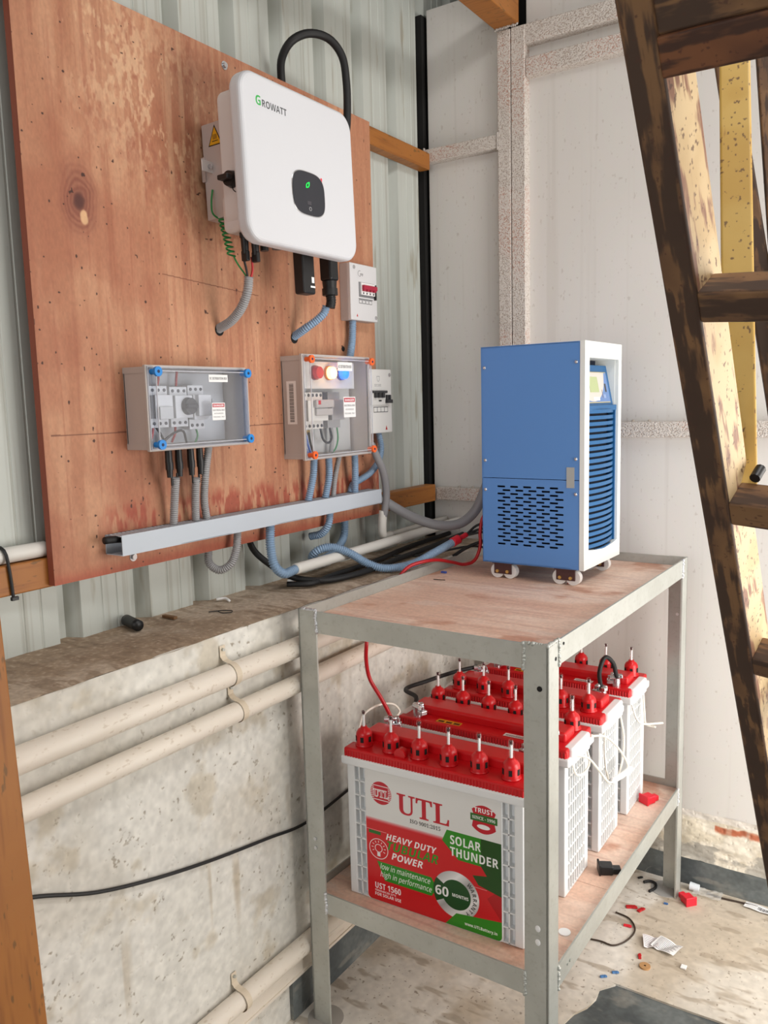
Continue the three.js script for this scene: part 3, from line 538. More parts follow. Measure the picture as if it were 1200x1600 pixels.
// ------------------------------------------------------------------ blue power conditioning unit on castors
const UX = 0.575, UZ = 0.51, UY = 1.184, UW = 0.330, UD = 0.303, UH = 0.659;
const ups = thing('power_conditioning_unit', 'tall blue inverter cabinet with louvred front standing on the table', 'inverter', [UX, 1.133, UZ], -0.023);
{
  const y0 = UY - 1.133, y1 = y0 + UH, yj = y0 + 0.263;
  // local: x from -UW (left) to 0 (louvred front), z from 0 (slotted side) to -UD
  mesh('cabinet_body', merge([bx(-UW, -0.04, y0, y0 + 0.004, -UD, 0), bx(-UW, -UW + 0.003, y0, y1, -UD, 0), bx(-UW, -0.02, y1 - 0.004, y1, -UD, 0), bx(-UW, -0.02, y0, y1, -UD, -UD + 0.003)]), M.upsBlue, ups);
  mesh('inner_chassis', bx(-UW + 0.02, -0.075, y0 + 0.01, y1 - 0.02, -UD + 0.01, -0.03), M.upsDark, ups);
  mesh('upper_side_panel', bx(-UW, -0.012, yj + 0.001, y1, -0.004, 0, 0.0015), M.upsBlue, ups);
  const s = roundRect(UW - 0.012, yj - y0 - 0.001, 0.001, -UW / 2 - 0.006, (y0 + yj) / 2);
  const slot = (cx, cy) => { const p = new THREE.Path(), w = 0.0275, h = 0.0058, r = h / 2; p.moveTo(cx - w / 2 + r, cy - r); p.lineTo(cx + w / 2 - r, cy - r); p.absarc(cx + w / 2 - r, cy, r, -Math.PI / 2, Math.PI / 2); p.lineTo(cx - w / 2 + r, cy + r); p.absarc(cx - w / 2 + r, cy, r, Math.PI / 2, Math.PI * 1.5); return p; };
  for (let r = 0; r < 17; r++) for (let c = 0; c < 5; c++) s.holes.push(slot(-UW + 0.065 + c * 0.0428 + (r % 2 ? 0.0172 : 0), yj - 0.025 - r * 0.01105));
  mesh('lower_side_panel', new THREE.ExtrudeGeometry(s, { depth: 0.003, bevelEnabled: false, curveSegments: 3 }).translate(0, 0, -0.003), M.upsBlue, ups, 'slotted lower side panel');
  for (const [x, y] of [[-UW + 0.012, y1 - 0.062], [-0.026, y1 - 0.058], [-UW + 0.012, yj + 0.054], [-0.026, yj + 0.062], [-UW + 0.012, yj - 0.036], [-0.026, yj - 0.04]]) mesh('screw', merge([ball(0.0052, 0, 0, 0, 10).scale(1, 1, 0.6).translate(x, y, 0.001)]), M.chrome, ups);
  mesh('tape_strip', box(0.024, 0.06, 0.0006, -0.042, yj + 0.008, 0.0008).rotateZ(0), std(0xa6a9a8, 0.6), ups, 'grey tape across the panel joint');
  // white front bezel
  const f = new THREE.Shape(); f.moveTo(0, y0); f.lineTo(UD, y0); f.lineTo(UD, y1); f.lineTo(0, y1); f.lineTo(0, y0);
  const o = new THREE.Path(); o.moveTo(0.032, y0 + 0.055); o.quadraticCurveTo(UD / 2 + 0.02, y0 + 0.032, UD - 0.022, y0 + 0.052); o.lineTo(UD - 0.022, y1 - 0.045); o.lineTo(0.032, y1 - 0.045); o.lineTo(0.032, y0 + 0.055); f.holes.push(o);
  const bez = new THREE.ExtrudeGeometry(f, { depth: 0.014, bevelEnabled: true, bevelSize: 0.001, bevelThickness: 0.001, bevelSegments: 1, curveSegments: 12 }); bez.rotateY(Math.PI / 2); bez.translate(-0.014, 0, 0);
  mesh('front_bezel', bez, M.upsWhite, ups, 'white front frame');
  const yl = y1 - 0.195; // top of the louvres
  mesh('recess_lining', merge([bx(-0.085, -0.012, y1 - 0.046, y1 - 0.042, -UD + 0.02, -0.03), bx(-0.085, -0.012, yl, y1 - 0.045, -UD + 0.02, -UD + 0.024), bx(-0.085, -0.012, yl, y1 - 0.045, -0.034, -0.03)]), M.upsWhite, ups);
  const cp = mesh('control_panel', merge([box(0.252, 0.13, 0.006, 0, 0.065, 0)]), M.upsTeal, ups, 'sloping blue control panel');
  cp.position.set(-0.018, yl + 0.004, -UD / 2 - 0.005 + 0.004); cp.rotation.set(0, Math.PI / 2, 0); cp.rotation.order = 'YXZ'; cp.rotation.x = -0.2;
  mesh('display_plate', box(0.225, 0.095, 0.004, -0.009, 0.062, 0.004, 0.002), new THREE.MeshStandardMaterial({ color: 0xb9ae88, roughness: 0.4 }), cp);
  sticker('display_face', 0.219, 0.089, new THREE.MeshStandardMaterial({ roughness: 0.35, map: canvasTex(512, 240, (g, w, h) => {
    g.fillStyle = '#5f7fb4'; g.fillRect(0, 0, w, h); g.fillStyle = '#c9c4bd'; g.beginPath(); g.moveTo(0, 0); g.lineTo(470, 0); g.lineTo(440, 90); g.quadraticCurveTo(360, 230, 200, 236); g.quadraticCurveTo(60, 236, 0, 170); g.fill();
    g.fillStyle = '#3c4a60'; for (let i = 0; i < 6; i++) { g.beginPath(); g.arc(44, 30 + i * 30, 7, 0, 7); g.fill(); g.fillRect(60, 27 + i * 30, 40, 5); }
    g.fillStyle = '#333'; g.fillRect(440, 90, 34, 70); g.fillStyle = '#e9e9ea'; g.fillRect(200, 200, 110, 28); g.fillStyle = '#6a4c2c'; g.fillRect(372, 140, 10, 66); g.fillStyle = '#8a9ec4'; g.fillRect(400, 180, 40, 30);
  }) }), cp, -0.009, 0.062, 0.0063);
  mesh('screen', box(0.072, 0.047, 0.002, -0.018, 0.07, 0.0065, 0.001), new THREE.MeshStandardMaterial({ color: 0xa9b585, emissive: 0xc2d69a, emissiveIntensity: 0.05, roughness: 0.3 }), cp, 'pale green display screen');
  // bowed louvres
  const n = 24, h0 = y0 + 0.03, pitch = (yl - h0) / n, zc = -UD / 2 - 0.005, half = 0.128;
  const arc = (t) => { const a = t * half; return [-0.016 + 0.017 * (1 - t * t), zc + a]; };
  const slat = (thick) => { const sh = new THREE.Shape(); for (let i = 0; i <= 16; i++) { const [x, z] = arc(-1 + i / 8); i ? sh.lineTo(x, -z) : sh.moveTo(x, -z); } for (let i = 16; i >= 0; i--) { const [x, z] = arc(-1 + i / 8); sh.lineTo(x - thick, -z); } const g = new THREE.ExtrudeGeometry(sh, { depth: 1, bevelEnabled: false }); g.rotateX(-Math.PI / 2); return g; };
  const sg = slat(0.004), lens = slat(0.02);
  for (let i = 0; i < n; i++) { const m = mesh('louvre_slat', sg, M.upsTeal, ups); m.scale.y = pitch * 0.6; m.position.y = h0 + i * pitch + pitch * 0.4; }
  mesh('louvre_backing', slat(0.003).scale(1, yl - h0, 1).translate(-0.02, h0, 0), M.upsDark, ups);
  mesh('louvre_side', merge([bx(-0.03, -0.008, h0, yl, -0.0335 - 0.022, -0.031), bx(-0.03, -0.008, h0, yl, -UD + 0.021, -UD + 0.03)]), M.upsTeal, ups);
  mesh('louvre_header', bx(-0.02, -0.006, yl - 0.004, yl + 0.012, -UD + 0.022, -0.032), M.upsTeal, ups);
  // castors: maroon bracket with two white wheels each
  for (const [x, z] of [[-UW + 0.062, -0.03], [-0.062, -0.03], [-0.062, -UD + 0.03], [-UW + 0.062, -UD + 0.03]]) {
    const c = mesh('castor', merge([box(0.066, 0.004, 0.05, x, y0 - 0.002, z), bx(x - 0.03, x + 0.03, 0.014, y0, z + 0.014, z + 0.018, 0.002)]), M.maroon, ups, 'maroon castor bracket');
    for (const dx of [-0.021, 0.021]) { mesh('wheel', merge([cyl(0.0225, 0.0225, 0.02, x + dx, 0.0225, z + 0.002, 'z', 20)]), M.whitePlastic, c); mesh('axle_bolt', cyl(0.005, 0.005, 0.006, x + dx * 0.8, 0.023, z + 0.02, 'z', 10), M.brass, c); }
  }
}

// ------------------------------------------------------------------ equipment board and what hangs on it
// board-mounted groups: local x runs to the right along the wall, y up, z out of the board
const BX = -0.2;
const onBoard = (name, label, cat, z, y, x = BX, group) => thing(name, label, cat, [x, y, z], Math.PI / 2, group);
{
  const W = 1.295, H = 1.302, b = thing('equipment_board', 'large worn red brown plywood board fixed to the sheet wall', 'board', [BX, 1.301, 1.060], Math.PI / 2);
  mesh('board_sheet', bx(-W / 2, W / 2, 0, H, -0.0205, -0.0005), M.boardEdge, b);
  const f = new THREE.PlaneGeometry(W, H); f.translate(0, H / 2, 0); mesh('board_face', f, M.board, b, 'worn plywood face with a knot at the left');
  for (const [z, y] of [[1.09, 2.572], [1.49, 1.33]]) mesh('screw', merge([cyl(0.011, 0.011, 0.002, 1.06 - z, y - 1.301, 0.001, 'z', 14), cyl(0.007, 0.007, 0.007, 1.06 - z, y - 1.301, 0.004, 'z', 6)]), M.chrome, b);
  for (const [z, y, r] of [[1.157, 1.888, 0.016], [0.845, 1.882, 0.016], [0.6, 1.86, 0.008]]) mesh('cable_hole', cyl(r, r, 0.003, 1.06 - z, y - 1.301, 0.0, 'z', 20), M.dark, b);
}
// --- solar inverter
{
  const CZ = 1.028, CY = 2.075, g = onBoard('solar_inverter', 'white wall mounted solar inverter with dark oval display', 'inverter', CZ, CY);
  const cov = extr(roundRect(0.453, 0.401, 0.052, 0, 0.2005), 0.042, 0.012, 4); cov.translate(0, 0, 0.158);
  mesh('front_cover', cov, M.coverWhite, g, 'white front cover with rounded corners');
  mesh('casing', extr(roundRect(0.40, 0.325, 0.03, 0.005, 0.215), 0.07, 0.004).translate(0, 0, 0.092), M.bodyGrey, g);
  mesh('heat_sink', bx(-0.165, 0.165, 0.085, 0.32, 0.004, 0.1, 0.003), M.alu, g, 'grey metal rear housing with a pink reflection put into its colour');
  mesh('wall_bracket', bx(-0.17, 0.17, 0.18, 0.24, 0.001, 0.012), M.alu, g);
  const tab = mesh('bracket_tab', merge([bx(-0.2, -0.15, 0.197, 0.225, 0.03, 0.034, 0.001)]), M.bodyGrey, g); mesh('tab_screw', cyl(0.006, 0.006, 0.006, -0.176, 0.211, 0.036, 'z', 8), M.chrome, tab);
  const tri = sticker('heat_warning', 0.05, 0.045, new THREE.MeshStandardMaterial({ roughness: 0.4, color: 0xe2a81c }), g, -0.1656, 0.285, 0.05, -Math.PI / 2, 'yellow hot surface warning triangle');
  { const s = new THREE.Shape(); s.moveTo(-0.02, -0.02); s.lineTo(0.02, -0.02); s.lineTo(0, 0.022); tri.geometry = new THREE.ShapeGeometry(s); const k = new THREE.Shape(); k.moveTo(-0.024, -0.0225); k.lineTo(0.024, -0.0225); k.lineTo(0, 0.028); mesh('triangle_border', new THREE.ShapeGeometry(k).translate(0, 0, -0.0003), M.black, tri); mesh('heat_waves', merge([-1, 0, 1].map((i) => bx(i * 0.005 - 0.001, i * 0.005 + 0.001, -0.008, 0.004, 0.0001, 0.0004)).concat([bx(-0.01, 0.01, -0.013, -0.011, 0.0001, 0.0004)])), M.black, tri); }
  mesh('terminal_cover', bx(-0.188, -0.13, 0.038, 0.132, 0.075, 0.165, 0.014), M.bodyGrey, g);
  const kn = mesh('switch_knob', merge([cyl(0.021, 0.018, 0.018, -0.203, 0.158, 0.128, 'x', 24), box(0.022, 0.012, 0.034, -0.222, 0.158, 0.128, 0.003)]), M.black, g, 'black rotary disconnect knob');
  mesh('knob_lanyard', sweep([[-0.2, 0.142, 0.13], [-0.204, 0.13, 0.136], [-0.2, 0.122, 0.148], [-0.197, 0.124, 0.158]], 0.0012), M.black, g);
  // display window
  const oval = new THREE.Shape(); for (let i = 0; i <= 60; i++) { const a = i / 60 * Math.PI * 2, e = 0.62, sx = Math.sign(Math.cos(a)) * Math.abs(Math.cos(a)) ** e, sy = Math.sign(Math.sin(a)) * Math.abs(Math.sin(a)) ** e; i ? oval.lineTo(sx * 0.069, sy * 0.0565) : oval.moveTo(sx * 0.069, sy * 0.0565); }
  const ring = mesh('display_ring', extr(oval, 0.003, 0.001).translate(0.012, 0.149, 0.1985), M.chrome, g);
  const dg = extr(oval, 0.004, 0.001).scale(0.965, 0.965, 1).translate(0.012, 0.149, 0.1988);
  const dsp = mesh('display_window', dg, std(0x2b2d35, 0.18), g, 'dark glossy oval display window');
  const leaf = new THREE.Shape(); leaf.moveTo(-0.006, -0.008); leaf.quadraticCurveTo(-0.01, 0.004, 0.008, 0.009); leaf.quadraticCurveTo(0.009, -0.006, -0.002, -0.007); leaf.lineTo(-0.006, -0.008);
  const inn = new THREE.Path(); inn.moveTo(-0.004, -0.004); inn.quadraticCurveTo(-0.006, 0.002, 0.005, 0.006); inn.quadraticCurveTo(0.005, -0.004, -0.001, -0.005); leaf.holes.push(inn);
  mesh('status_light', extr(leaf, 0.0008).translate(0.006, 0.17, 0.2028), new THREE.MeshStandardMaterial({ color: 0x18d84e, emissive: 0x18e050, emissiveIntensity: 1.6 }), dsp, 'glowing green leaf status light');
  mesh('dim_digits', bx(0.002, 0.018, 0.121, 0.130, 0.2024, 0.2031), std(0x45434a, 0.4), dsp); mesh('touch_mark', new THREE.TorusGeometry(0.0045, 0.0006, 6, 20).translate(0.013, 0.111, 0.2029), std(0xb8b8bc, 0.4), dsp);
  mesh('red_dot_sticker', extr(roundRect(0.007, 0.011, 0.0034, 0.07, 0.195), 0.0006).translate(0, 0, 0.2001), std(0xe03048, 0.4), g, 'small red sticker');
  sticker('brand_lettering', 0.142, 0.032, new THREE.MeshStandardMaterial({ roughness: 0.35, color: 0xffffff, map: canvasTex(512, 116, (c) => { c.fillStyle = '#d3d5da'; c.fillRect(0, 0, 512, 116); c.fillStyle = '#3dae55'; c.font = 'bold 112px sans-serif'; c.fillText('G', 6, 98); c.fillStyle = '#4b4e52'; c.font = 'bold 84px sans-serif'; c.fillText('ROWATT', 88, 98, 412); }) }), g, -0.107, 0.335, 0.2003, 0, 'green and grey maker lettering');
  // bottom connectors
  for (const [x, y, z] of [[-0.156, 0.016, 0.118], [-0.140, 0.012, 0.138]]) mesh('solar_connector', merge([cyl(0.0105, 0.009, 0.05, x, y - 0.005, z, 'y', 12), cyl(0.0125, 0.0125, 0.014, x, y + 0.018, z, 'y', 12), box(0.013, 0.026, 0.02, x, y - 0.034, z, 0.003)]), M.black, g, 'black solar plug connector');
  mesh('spare_port', cyl(0.011, 0.011, 0.05, -0.108, 0.022, 0.14, 'y', 12), M.black, g); mesh('spare_port', cyl(0.016, 0.016, 0.03, -0.03, 0.03, 0.12, 'y', 14), std(0x4a4a4c, 0.5), g);
  const st = mesh('data_stick', merge([bx(0.052, 0.104, -0.092, 0.03, 0.1, 0.136, 0.006), cyl(0.006, 0.006, 0.02, 0.106, -0.028, 0.118, 'y', 10)]), M.black, g, 'black data logger stick');
  mesh('stick_label', merge([bx(0.086, 0.097, -0.062, -0.046, 0.1362, 0.1366), bx(0.08, 0.1, -0.075, -0.07, 0.1362, 0.1366)]), M.whitePlastic, st);
  mesh('cable_gland', merge([bx(0.195, 0.237, -0.04, 0.035, 0.08, 0.122, 0.008), cyl(0.0215, 0.019, 0.03, 0.216, -0.055, 0.1, 'y', 12), cyl(0.023, 0.023, 0.02, 0.216, -0.07, 0.1, 'y', 8), sweep([[0.216, -0.075, 0.1], [0.219, -0.095, 0.1], [0.216, -0.115, 0.097]], 0.015, { ring: { pitch: 0.006, depth: 0.1 } })]), M.black, g, 'black cable gland');
  g.rotation.order = 'YXZ'; g.rotation.x = -0.03; g.position.x += 0.012;
}
// --- transparent lid distribution boxes
function lidBox(name, label, z1, z0, y0, y1, screwMat, tint) {
  const W = z1 - z0, H = y1 - y0, g = onBoard(name, label, 'box', (z0 + z1) / 2, y0), D = 0.082, t = 0.004;
  mesh('enclosure', merge([bx(-W / 2, W / 2, 0, H, 0, t), bx(-W / 2, -W / 2 + t, 0, H, 0, D, 0.0015), bx(W / 2 - t, W / 2, 0, H, 0, D, 0.0015), bx(-W / 2, W / 2, 0, t, 0, D, 0.0015), bx(-W / 2, W / 2, H - t, H, 0, D, 0.0015),
    bx(-W / 2 - 0.003, W / 2 + 0.003, -0.003, 0.016, 0.0, D - 0.006, 0.003).translate(0, 0, 0), bx(-W / 2 - 0.003, W / 2 + 0.003, H - 0.016, H + 0.003, 0.0, D - 0.006, 0.003)].slice(0, 5)), M.enclosure, g, 'grey plastic enclosure');
  mesh('enclosure_lip', merge([bx(-W / 2 - 0.004, -W / 2 + 0.004, -0.004, H + 0.004, D - 0.01, D, 0.002), bx(W / 2 - 0.004, W / 2 + 0.004, -0.004, H + 0.004, D - 0.01, D, 0.002), bx(-W / 2, W / 2, -0.004, 0.004, D - 0.01, D, 0.002), bx(-W / 2, W / 2, H - 0.004, H + 0.004, D - 0.01, D, 0.002), bx(-W / 2 - 0.0015, -W / 2 + 0.001, 0.0, 0.014, 0, D - 0.01), bx(-W / 2 - 0.0015, -W / 2 + 0.001, H - 0.014, H, 0, D - 0.01)]), M.enclosure, g);
  mesh('mounting_plate', bx(-W / 2 + 0.01, W / 2 - 0.01, 0.01, H - 0.01, 0.006, 0.008), M.enclosureIn, g);
  // lid: moulded clear cover with rounded edge
  mesh('clear_lid', merge([extr(roundRect(W - 0.026, H - 0.02, 0.008, 0, H / 2), 0.002, 0).translate(0, 0, 0.0985), ...[[-1, 0], [1, 0]].map(([s]) => bx(s * (W / 2 - 0.013) - 0.001, s * (W / 2 - 0.013) + 0.001, 0.012, H - 0.012, D, 0.0985)), bx(-W / 2 + 0.013, W / 2 - 0.013, 0.009, 0.011, D, 0.0985), bx(-W / 2 + 0.013, W / 2 - 0.013, H - 0.011, H - 0.009, D, 0.0985), bx(-W / 2, W / 2, 0, 0.011, D, D + 0.002), bx(-W / 2, W / 2, H - 0.011, H, D, D + 0.002), bx(-W / 2, -W / 2 + 0.013, 0.011, H - 0.011, D, D + 0.002), bx(W / 2 - 0.013, W / 2, 0.011, H - 0.011, D, D + 0.002)]), tint, g, 'clear raised plastic lid');
  mesh('lid_edge_glint', merge([-1, 1].flatMap((q) => [bx(q * (W / 2 - 0.0125) - 0.0012, q * (W / 2 - 0.0125) + 0.0012, 0.011, H - 0.011, 0.0975, 0.1008, 0.0008), bx(-W / 2 + 0.013, W / 2 - 0.013, H / 2 + q * (H / 2 - 0.0102) - 0.0012, H / 2 + q * (H / 2 - 0.0102) + 0.0012, 0.0975, 0.1008, 0.0008), bx(q * (W / 2 - 0.001) - 0.001, q * (W / 2 - 0.001) + 0.001, 0, H, D - 0.0005, D + 0.0028), bx(-W / 2, W / 2, H / 2 + q * (H / 2 - 0.001) - 0.001, H / 2 + q * (H / 2 - 0.001) + 0.001, D - 0.0005, D + 0.0028)])), M.lidEdgeGlint, g);  // milky frame stands in for bright glints along the clear lid edges
  for (const sx of [-1, 1]) for (const y of [0.012, H - 0.012]) {
    const s = mesh('lid_screw', merge([cyl(0.0115, 0.0115, 0.007, sx * (W / 2 - 0.014), y, 0.1035, 'z', 20), cyl(0.006, 0.007, 0.02, sx * (W / 2 - 0.014), y, 0.092, 'z', 12)]), screwMat, g, 'coloured plastic lid screw');
    mesh('screw_socket', cyl(0.004, 0.004, 0.002, sx * (W / 2 - 0.014), y, 0.1065, 'z', 8), std(0x1a2c50, 0.6), s);
  }
  return { g, W, H };
}
const textLabel = (w, h, draw) => new THREE.MeshStandardMaterial({ roughness: 0.45, map: canvasTex(w, h, draw) });
const dangerMat = textLabel(256, 300, (c) => { c.fillStyle = '#ececec'; c.fillRect(0, 0, 256, 300); c.fillStyle = '#b01c30'; c.fillRect(12, 14, 232, 62); c.fillStyle = '#f4f4f4'; c.textAlign = 'center'; c.font = 'bold 50px sans-serif'; c.fillText('DANGER', 128, 64, 210); c.fillStyle = '#33353c'; c.font = 'bold 38px sans-serif'; c.fillText('ELECTRICAL BOX', 128, 140, 230); c.font = '32px sans-serif'; c.fillText('AUTHORISED', 128, 196, 180); c.fillText('PERSONNEL ONLY', 128, 256, 220); });
const titleMat = (s) => textLabel(384, 120, (c) => { c.fillStyle = '#ececec'; c.fillRect(0, 0, 384, 120); c.fillStyle = '#222'; c.textAlign = 'center'; c.font = 'bold 54px sans-serif'; c.fillText(s, 192, 80, 350); });
const breaker = (x0, x1, y0, y1, z0, z1) => [bx(x0, x1, y0, y1, z0, z0 + (z1 - z0) * 0.55, 0.001), bx(x0, x1, y0 + (y1 - y0) * 0.22, y1 - (y1 - y0) * 0.22, z0, z1, 0.001)];
{ // DC box
  const { g, W, H } = lidBox('dc_distribution_box', 'wide clear lidded distribution box with blue corner screws', 1.484, 1.154, 1.588, 1.781, M.screwBlue, M.clearBlue);
  mesh('mounting_rail', bx(-W / 2 + 0.02, W / 2 - 0.06, 0.092, 0.118, 0.008, 0.018), M.chrome, g);
  const white = std(0xe2e2e0, 0.5);
  for (const [x0, x1, y0, y1] of [[-0.125, -0.07, 0.05, 0.15], [-0.062, -0.006, 0.05, 0.148], [-0.002, 0.05, 0.042, 0.152]]) {
    const b = mesh('breaker', merge(breaker(x0, x1, y0, y1, 0.018, 0.06)), white, g, 'white breaker module');
    const n = 3; for (let i = 0; i < n; i++) for (const y of [y0 + 0.01, y1 - 0.01]) mesh('terminal_screw', cyl(0.004, 0.004, 0.002, x0 + (i + 0.5) * (x1 - x0) / n, y, 0.042, 'z', 10), std(0x55565a, 0.6), b);
  }
  mesh('switch_dial', merge([cyl(0.02, 0.022, 0.014, -0.022, 0.1, 0.066, 'z', 20), box(0.036, 0.01, 0.012, -0.022, 0.1, 0.075, 0.002)]), std(0x3f4043, 0.5), g, 'dark rotary switch');
  mesh('surge_module', bx(0.004, 0.048, 0.075, 0.128, 0.06, 0.072, 0.002), white, g);
  mesh('fuse_holder', merge([bx(-0.12, -0.078, 0.07, 0.1, 0.06, 0.07, 0.002)]), std(0xd0d0cd, 0.5), g);
  mesh('inner_wire', sweep([[-0.11, 0.05, 0.03], [-0.115, 0.03, 0.03], [-0.12, 0.012, 0.025]], 0.003), M.redWire, g); mesh('inner_wire', sweep([[-0.04, 0.05, 0.03], [-0.043, 0.035, 0.032], [-0.05, 0.012, 0.025]], 0.003), M.redWire, g);
  mesh('inner_wire', sweep([[-0.09, 0.01, 0.03], [-0.06, 0.035, 0.045], [-0.03, 0.04, 0.045], [-0.005, 0.01, 0.03]], 0.003), M.black, g); mesh('inner_wire', sweep([[-0.1, 0.05, 0.03], [-0.085, 0.03, 0.03], [-0.07, 0.012, 0.025]], 0.003), M.black, g);
  mesh('inner_wire', sweep([[0.03, 0.042, 0.03], [0.034, 0.025, 0.03], [0.028, 0.006, 0.025]], 0.0025), M.greenWire, g); mesh('inner_wire', sweep([[-0.09, 0.15, 0.03], [-0.085, 0.165, 0.03], [-0.08, 0.185, 0.025]], 0.003), M.redWire, g); mesh('inner_wire', sweep([[-0.03, 0.15, 0.03], [-0.028, 0.165, 0.03], [-0.02, 0.185, 0.025]], 0.003), M.redWire, g);
  sticker('title_label', 0.066, 0.018, titleMat('DC DISTRIBUTION BOX'), g, 0.046, H - 0.026, 0.1012, 0, 'white title label');
  sticker('danger_label', 0.046, 0.043, dangerMat, g, 0.042, 0.085, 0.1012, 0, 'white and red danger label');
  for (const x of [-0.085, -0.053, -0.013, 0.018]) mesh('plug_connector', merge([cyl(0.0085, 0.0095, 0.034, x, -0.018, 0.05, 'y', 12), cyl(0.0098, 0.0098, 0.018, x + 0.001, -0.044, 0.05, 'y', 12), cyl(0.0082, 0.007, 0.02, x + 0.001, -0.062, 0.05, 'y', 12), cyl(0.0028, 0.0028, 0.03, x + (x < -0.03 ? (x < -0.06 ? 0.008 : -0.006) : (x < 0 ? 0.005 : -0.004)), -0.078, 0.048, 'y', 8)]), M.black, g, 'black plug connector below the box');
}
{ // AC box
  const { g, W, H } = lidBox('ac_distribution_box', 'tall clear lidded distribution box with orange corner screws and indicator lamps', 0.911, 0.576, 1.526, 1.826, M.screwOrange, M.clear);
  mesh('lamp_panel', bx(-W / 2 + 0.008, W / 2 - 0.05, 0.205, 0.285, 0.055, 0.058), M.enclosureIn, g, 'grey panel carrying the lamps');
  for (const [x, c, e, n] of [[-0.085, 0xb0101c, 0.5, 'red'], [-0.018, 0xffc878, 6.0, 'amber'], [0.045, 0x1870f0, 2.2, 'blue']]) {
    const l = mesh('indicator_lamp', cyl(0.021, 0.022, 0.01, x, 0.252, 0.062, 'z', 22), std(n === 'red' ? 0x8a1018 : n === 'amber' ? 0xe08010 : 0x1038b0, 0.4), g, n + ' indicator lamp');
    mesh('lens', merge([cyl(0.0175, 0.019, 0.014, x, 0.252, 0.073, 'z', 22)]), new THREE.MeshStandardMaterial({ color: c, emissive: c, emissiveIntensity: e, roughness: 0.3 }), l);
    if (n !== 'red') { const pl = new THREE.PointLight(n === 'amber' ? 0xffb050 : 0x2a70ff, n === 'amber' ? 0.02 : 0.012); pl.position.set(x, 0.252, 0.084); pl.name = n + '_lamp_light'; pl.castShadow = true; l.add(pl); }
  }
  mesh('mounting_rail', bx(-W / 2 + 0.015, 0.08, 0.12, 0.145, 0.008, 0.016), M.chrome, g);
  const white = std(0xdcdad6, 0.5);
  const br = mesh('breaker', merge(breaker(-0.125, -0.028, 0.085, 0.195, 0.016, 0.062)), white, g, 'four pole white breaker');
  for (let i = 0; i < 5; i++) for (const y of [0.094, 0.186]) mesh('terminal_screw', cyl(0.005, 0.005, 0.002, -0.115 + i * 0.0195, y, 0.042, 'z', 10), std(0x4a4a4c, 0.6), br);
  mesh('breaker_toggle', merge([bx(-0.1, -0.012, 0.148, 0.172, 0.062, 0.075, 0.004), bx(-0.095, -0.015, 0.125, 0.146, 0.062, 0.072, 0.003)]), std(0xb7b2b0, 0.5), g); mesh('maker_mark', bx(-0.092, -0.08, 0.158, 0.17, 0.0752, 0.0757), M.red, g);
  mesh('surge_module', merge(breaker(0.0, 0.066, 0.085, 0.195, 0.016, 0.055)), std(0xa8a8aa, 0.5), g); mesh('module_terminals', bx(-0.026, 0.0, 0.15, 0.195, 0.016, 0.04), std(0x3c3c44, 0.6), g);
  const tb = mesh('terminal_block', bx(-0.158, -0.13, 0.1, 0.18, 0.016, 0.034, 0.002), std(0xcfcfcb, 0.5), g); for (let i = 0; i < 2; i++) mesh('terminal_slot', bx(-0.152, -0.138, 0.118 + i * 0.03, 0.134 + i * 0.03, 0.034, 0.0355), M.black, tb);
  mesh('brass_bar', bx(-0.158, -0.075, 0.068, 0.082, 0.016, 0.026), M.brass, g);
  for (let i = 0; i < 5; i++) mesh('inner_wire', sweep([[-0.145 + i * 0.015, 0.075, 0.028], [-0.14 + i * 0.014, 0.04, 0.034], [-0.118 + i * 0.013, 0.008, 0.03]], 0.0035), i === 4 ? M.black : M.blueWire, g);
  mesh('inner_wire', sweep([[-0.035, 0.085, 0.035], [-0.035, 0.05, 0.045], [-0.015, 0.04, 0.048], [0.008, 0.055, 0.045], [0.012, 0.085, 0.035]], 0.0035), M.black, g);
  mesh('inner_wire', sweep([[0.05, 0.085, 0.035], [0.052, 0.05, 0.036], [0.044, 0.02, 0.032], [0.03, 0.006, 0.028]], 0.0025), M.greenWire, g);
  mesh('inner_wire', sweep([[0.025, 0.085, 0.03], [0.026, 0.05, 0.032], [0.022, 0.008, 0.03]], 0.007), M.conduitGrey, g);
  mesh('inner_wire', sweep([[-0.118, 0.03, 0.034], [-0.114, 0.015, 0.034]], 0.004), M.redWire, g);
  sticker('title_label', 0.074, 0.026, titleMat('AC DISTRIBUTION BOX'), g, 0.012, H - 0.03, 0.1012, 0, 'white title label');
  sticker('danger_label', 0.062, 0.062, dangerMat, g, 0.03, 0.148, 0.1012, 0, 'white and red danger label');
  sticker('barcode_label', 0.036, 0.125, textLabel(96, 320, (c) => { c.fillStyle = '#eeeeec'; c.fillRect(0, 0, 96, 320); c.fillStyle = '#161616'; let y = 20; for (let i = 0; i < 44; i++) { const h = 2 + (i * 5 % 4); c.fillRect(26, y, 44, h); y += h + 3; } }), g, -W / 2 - 0.0004, 0.165, 0.036, -Math.PI / 2, 'white barcode label');
}
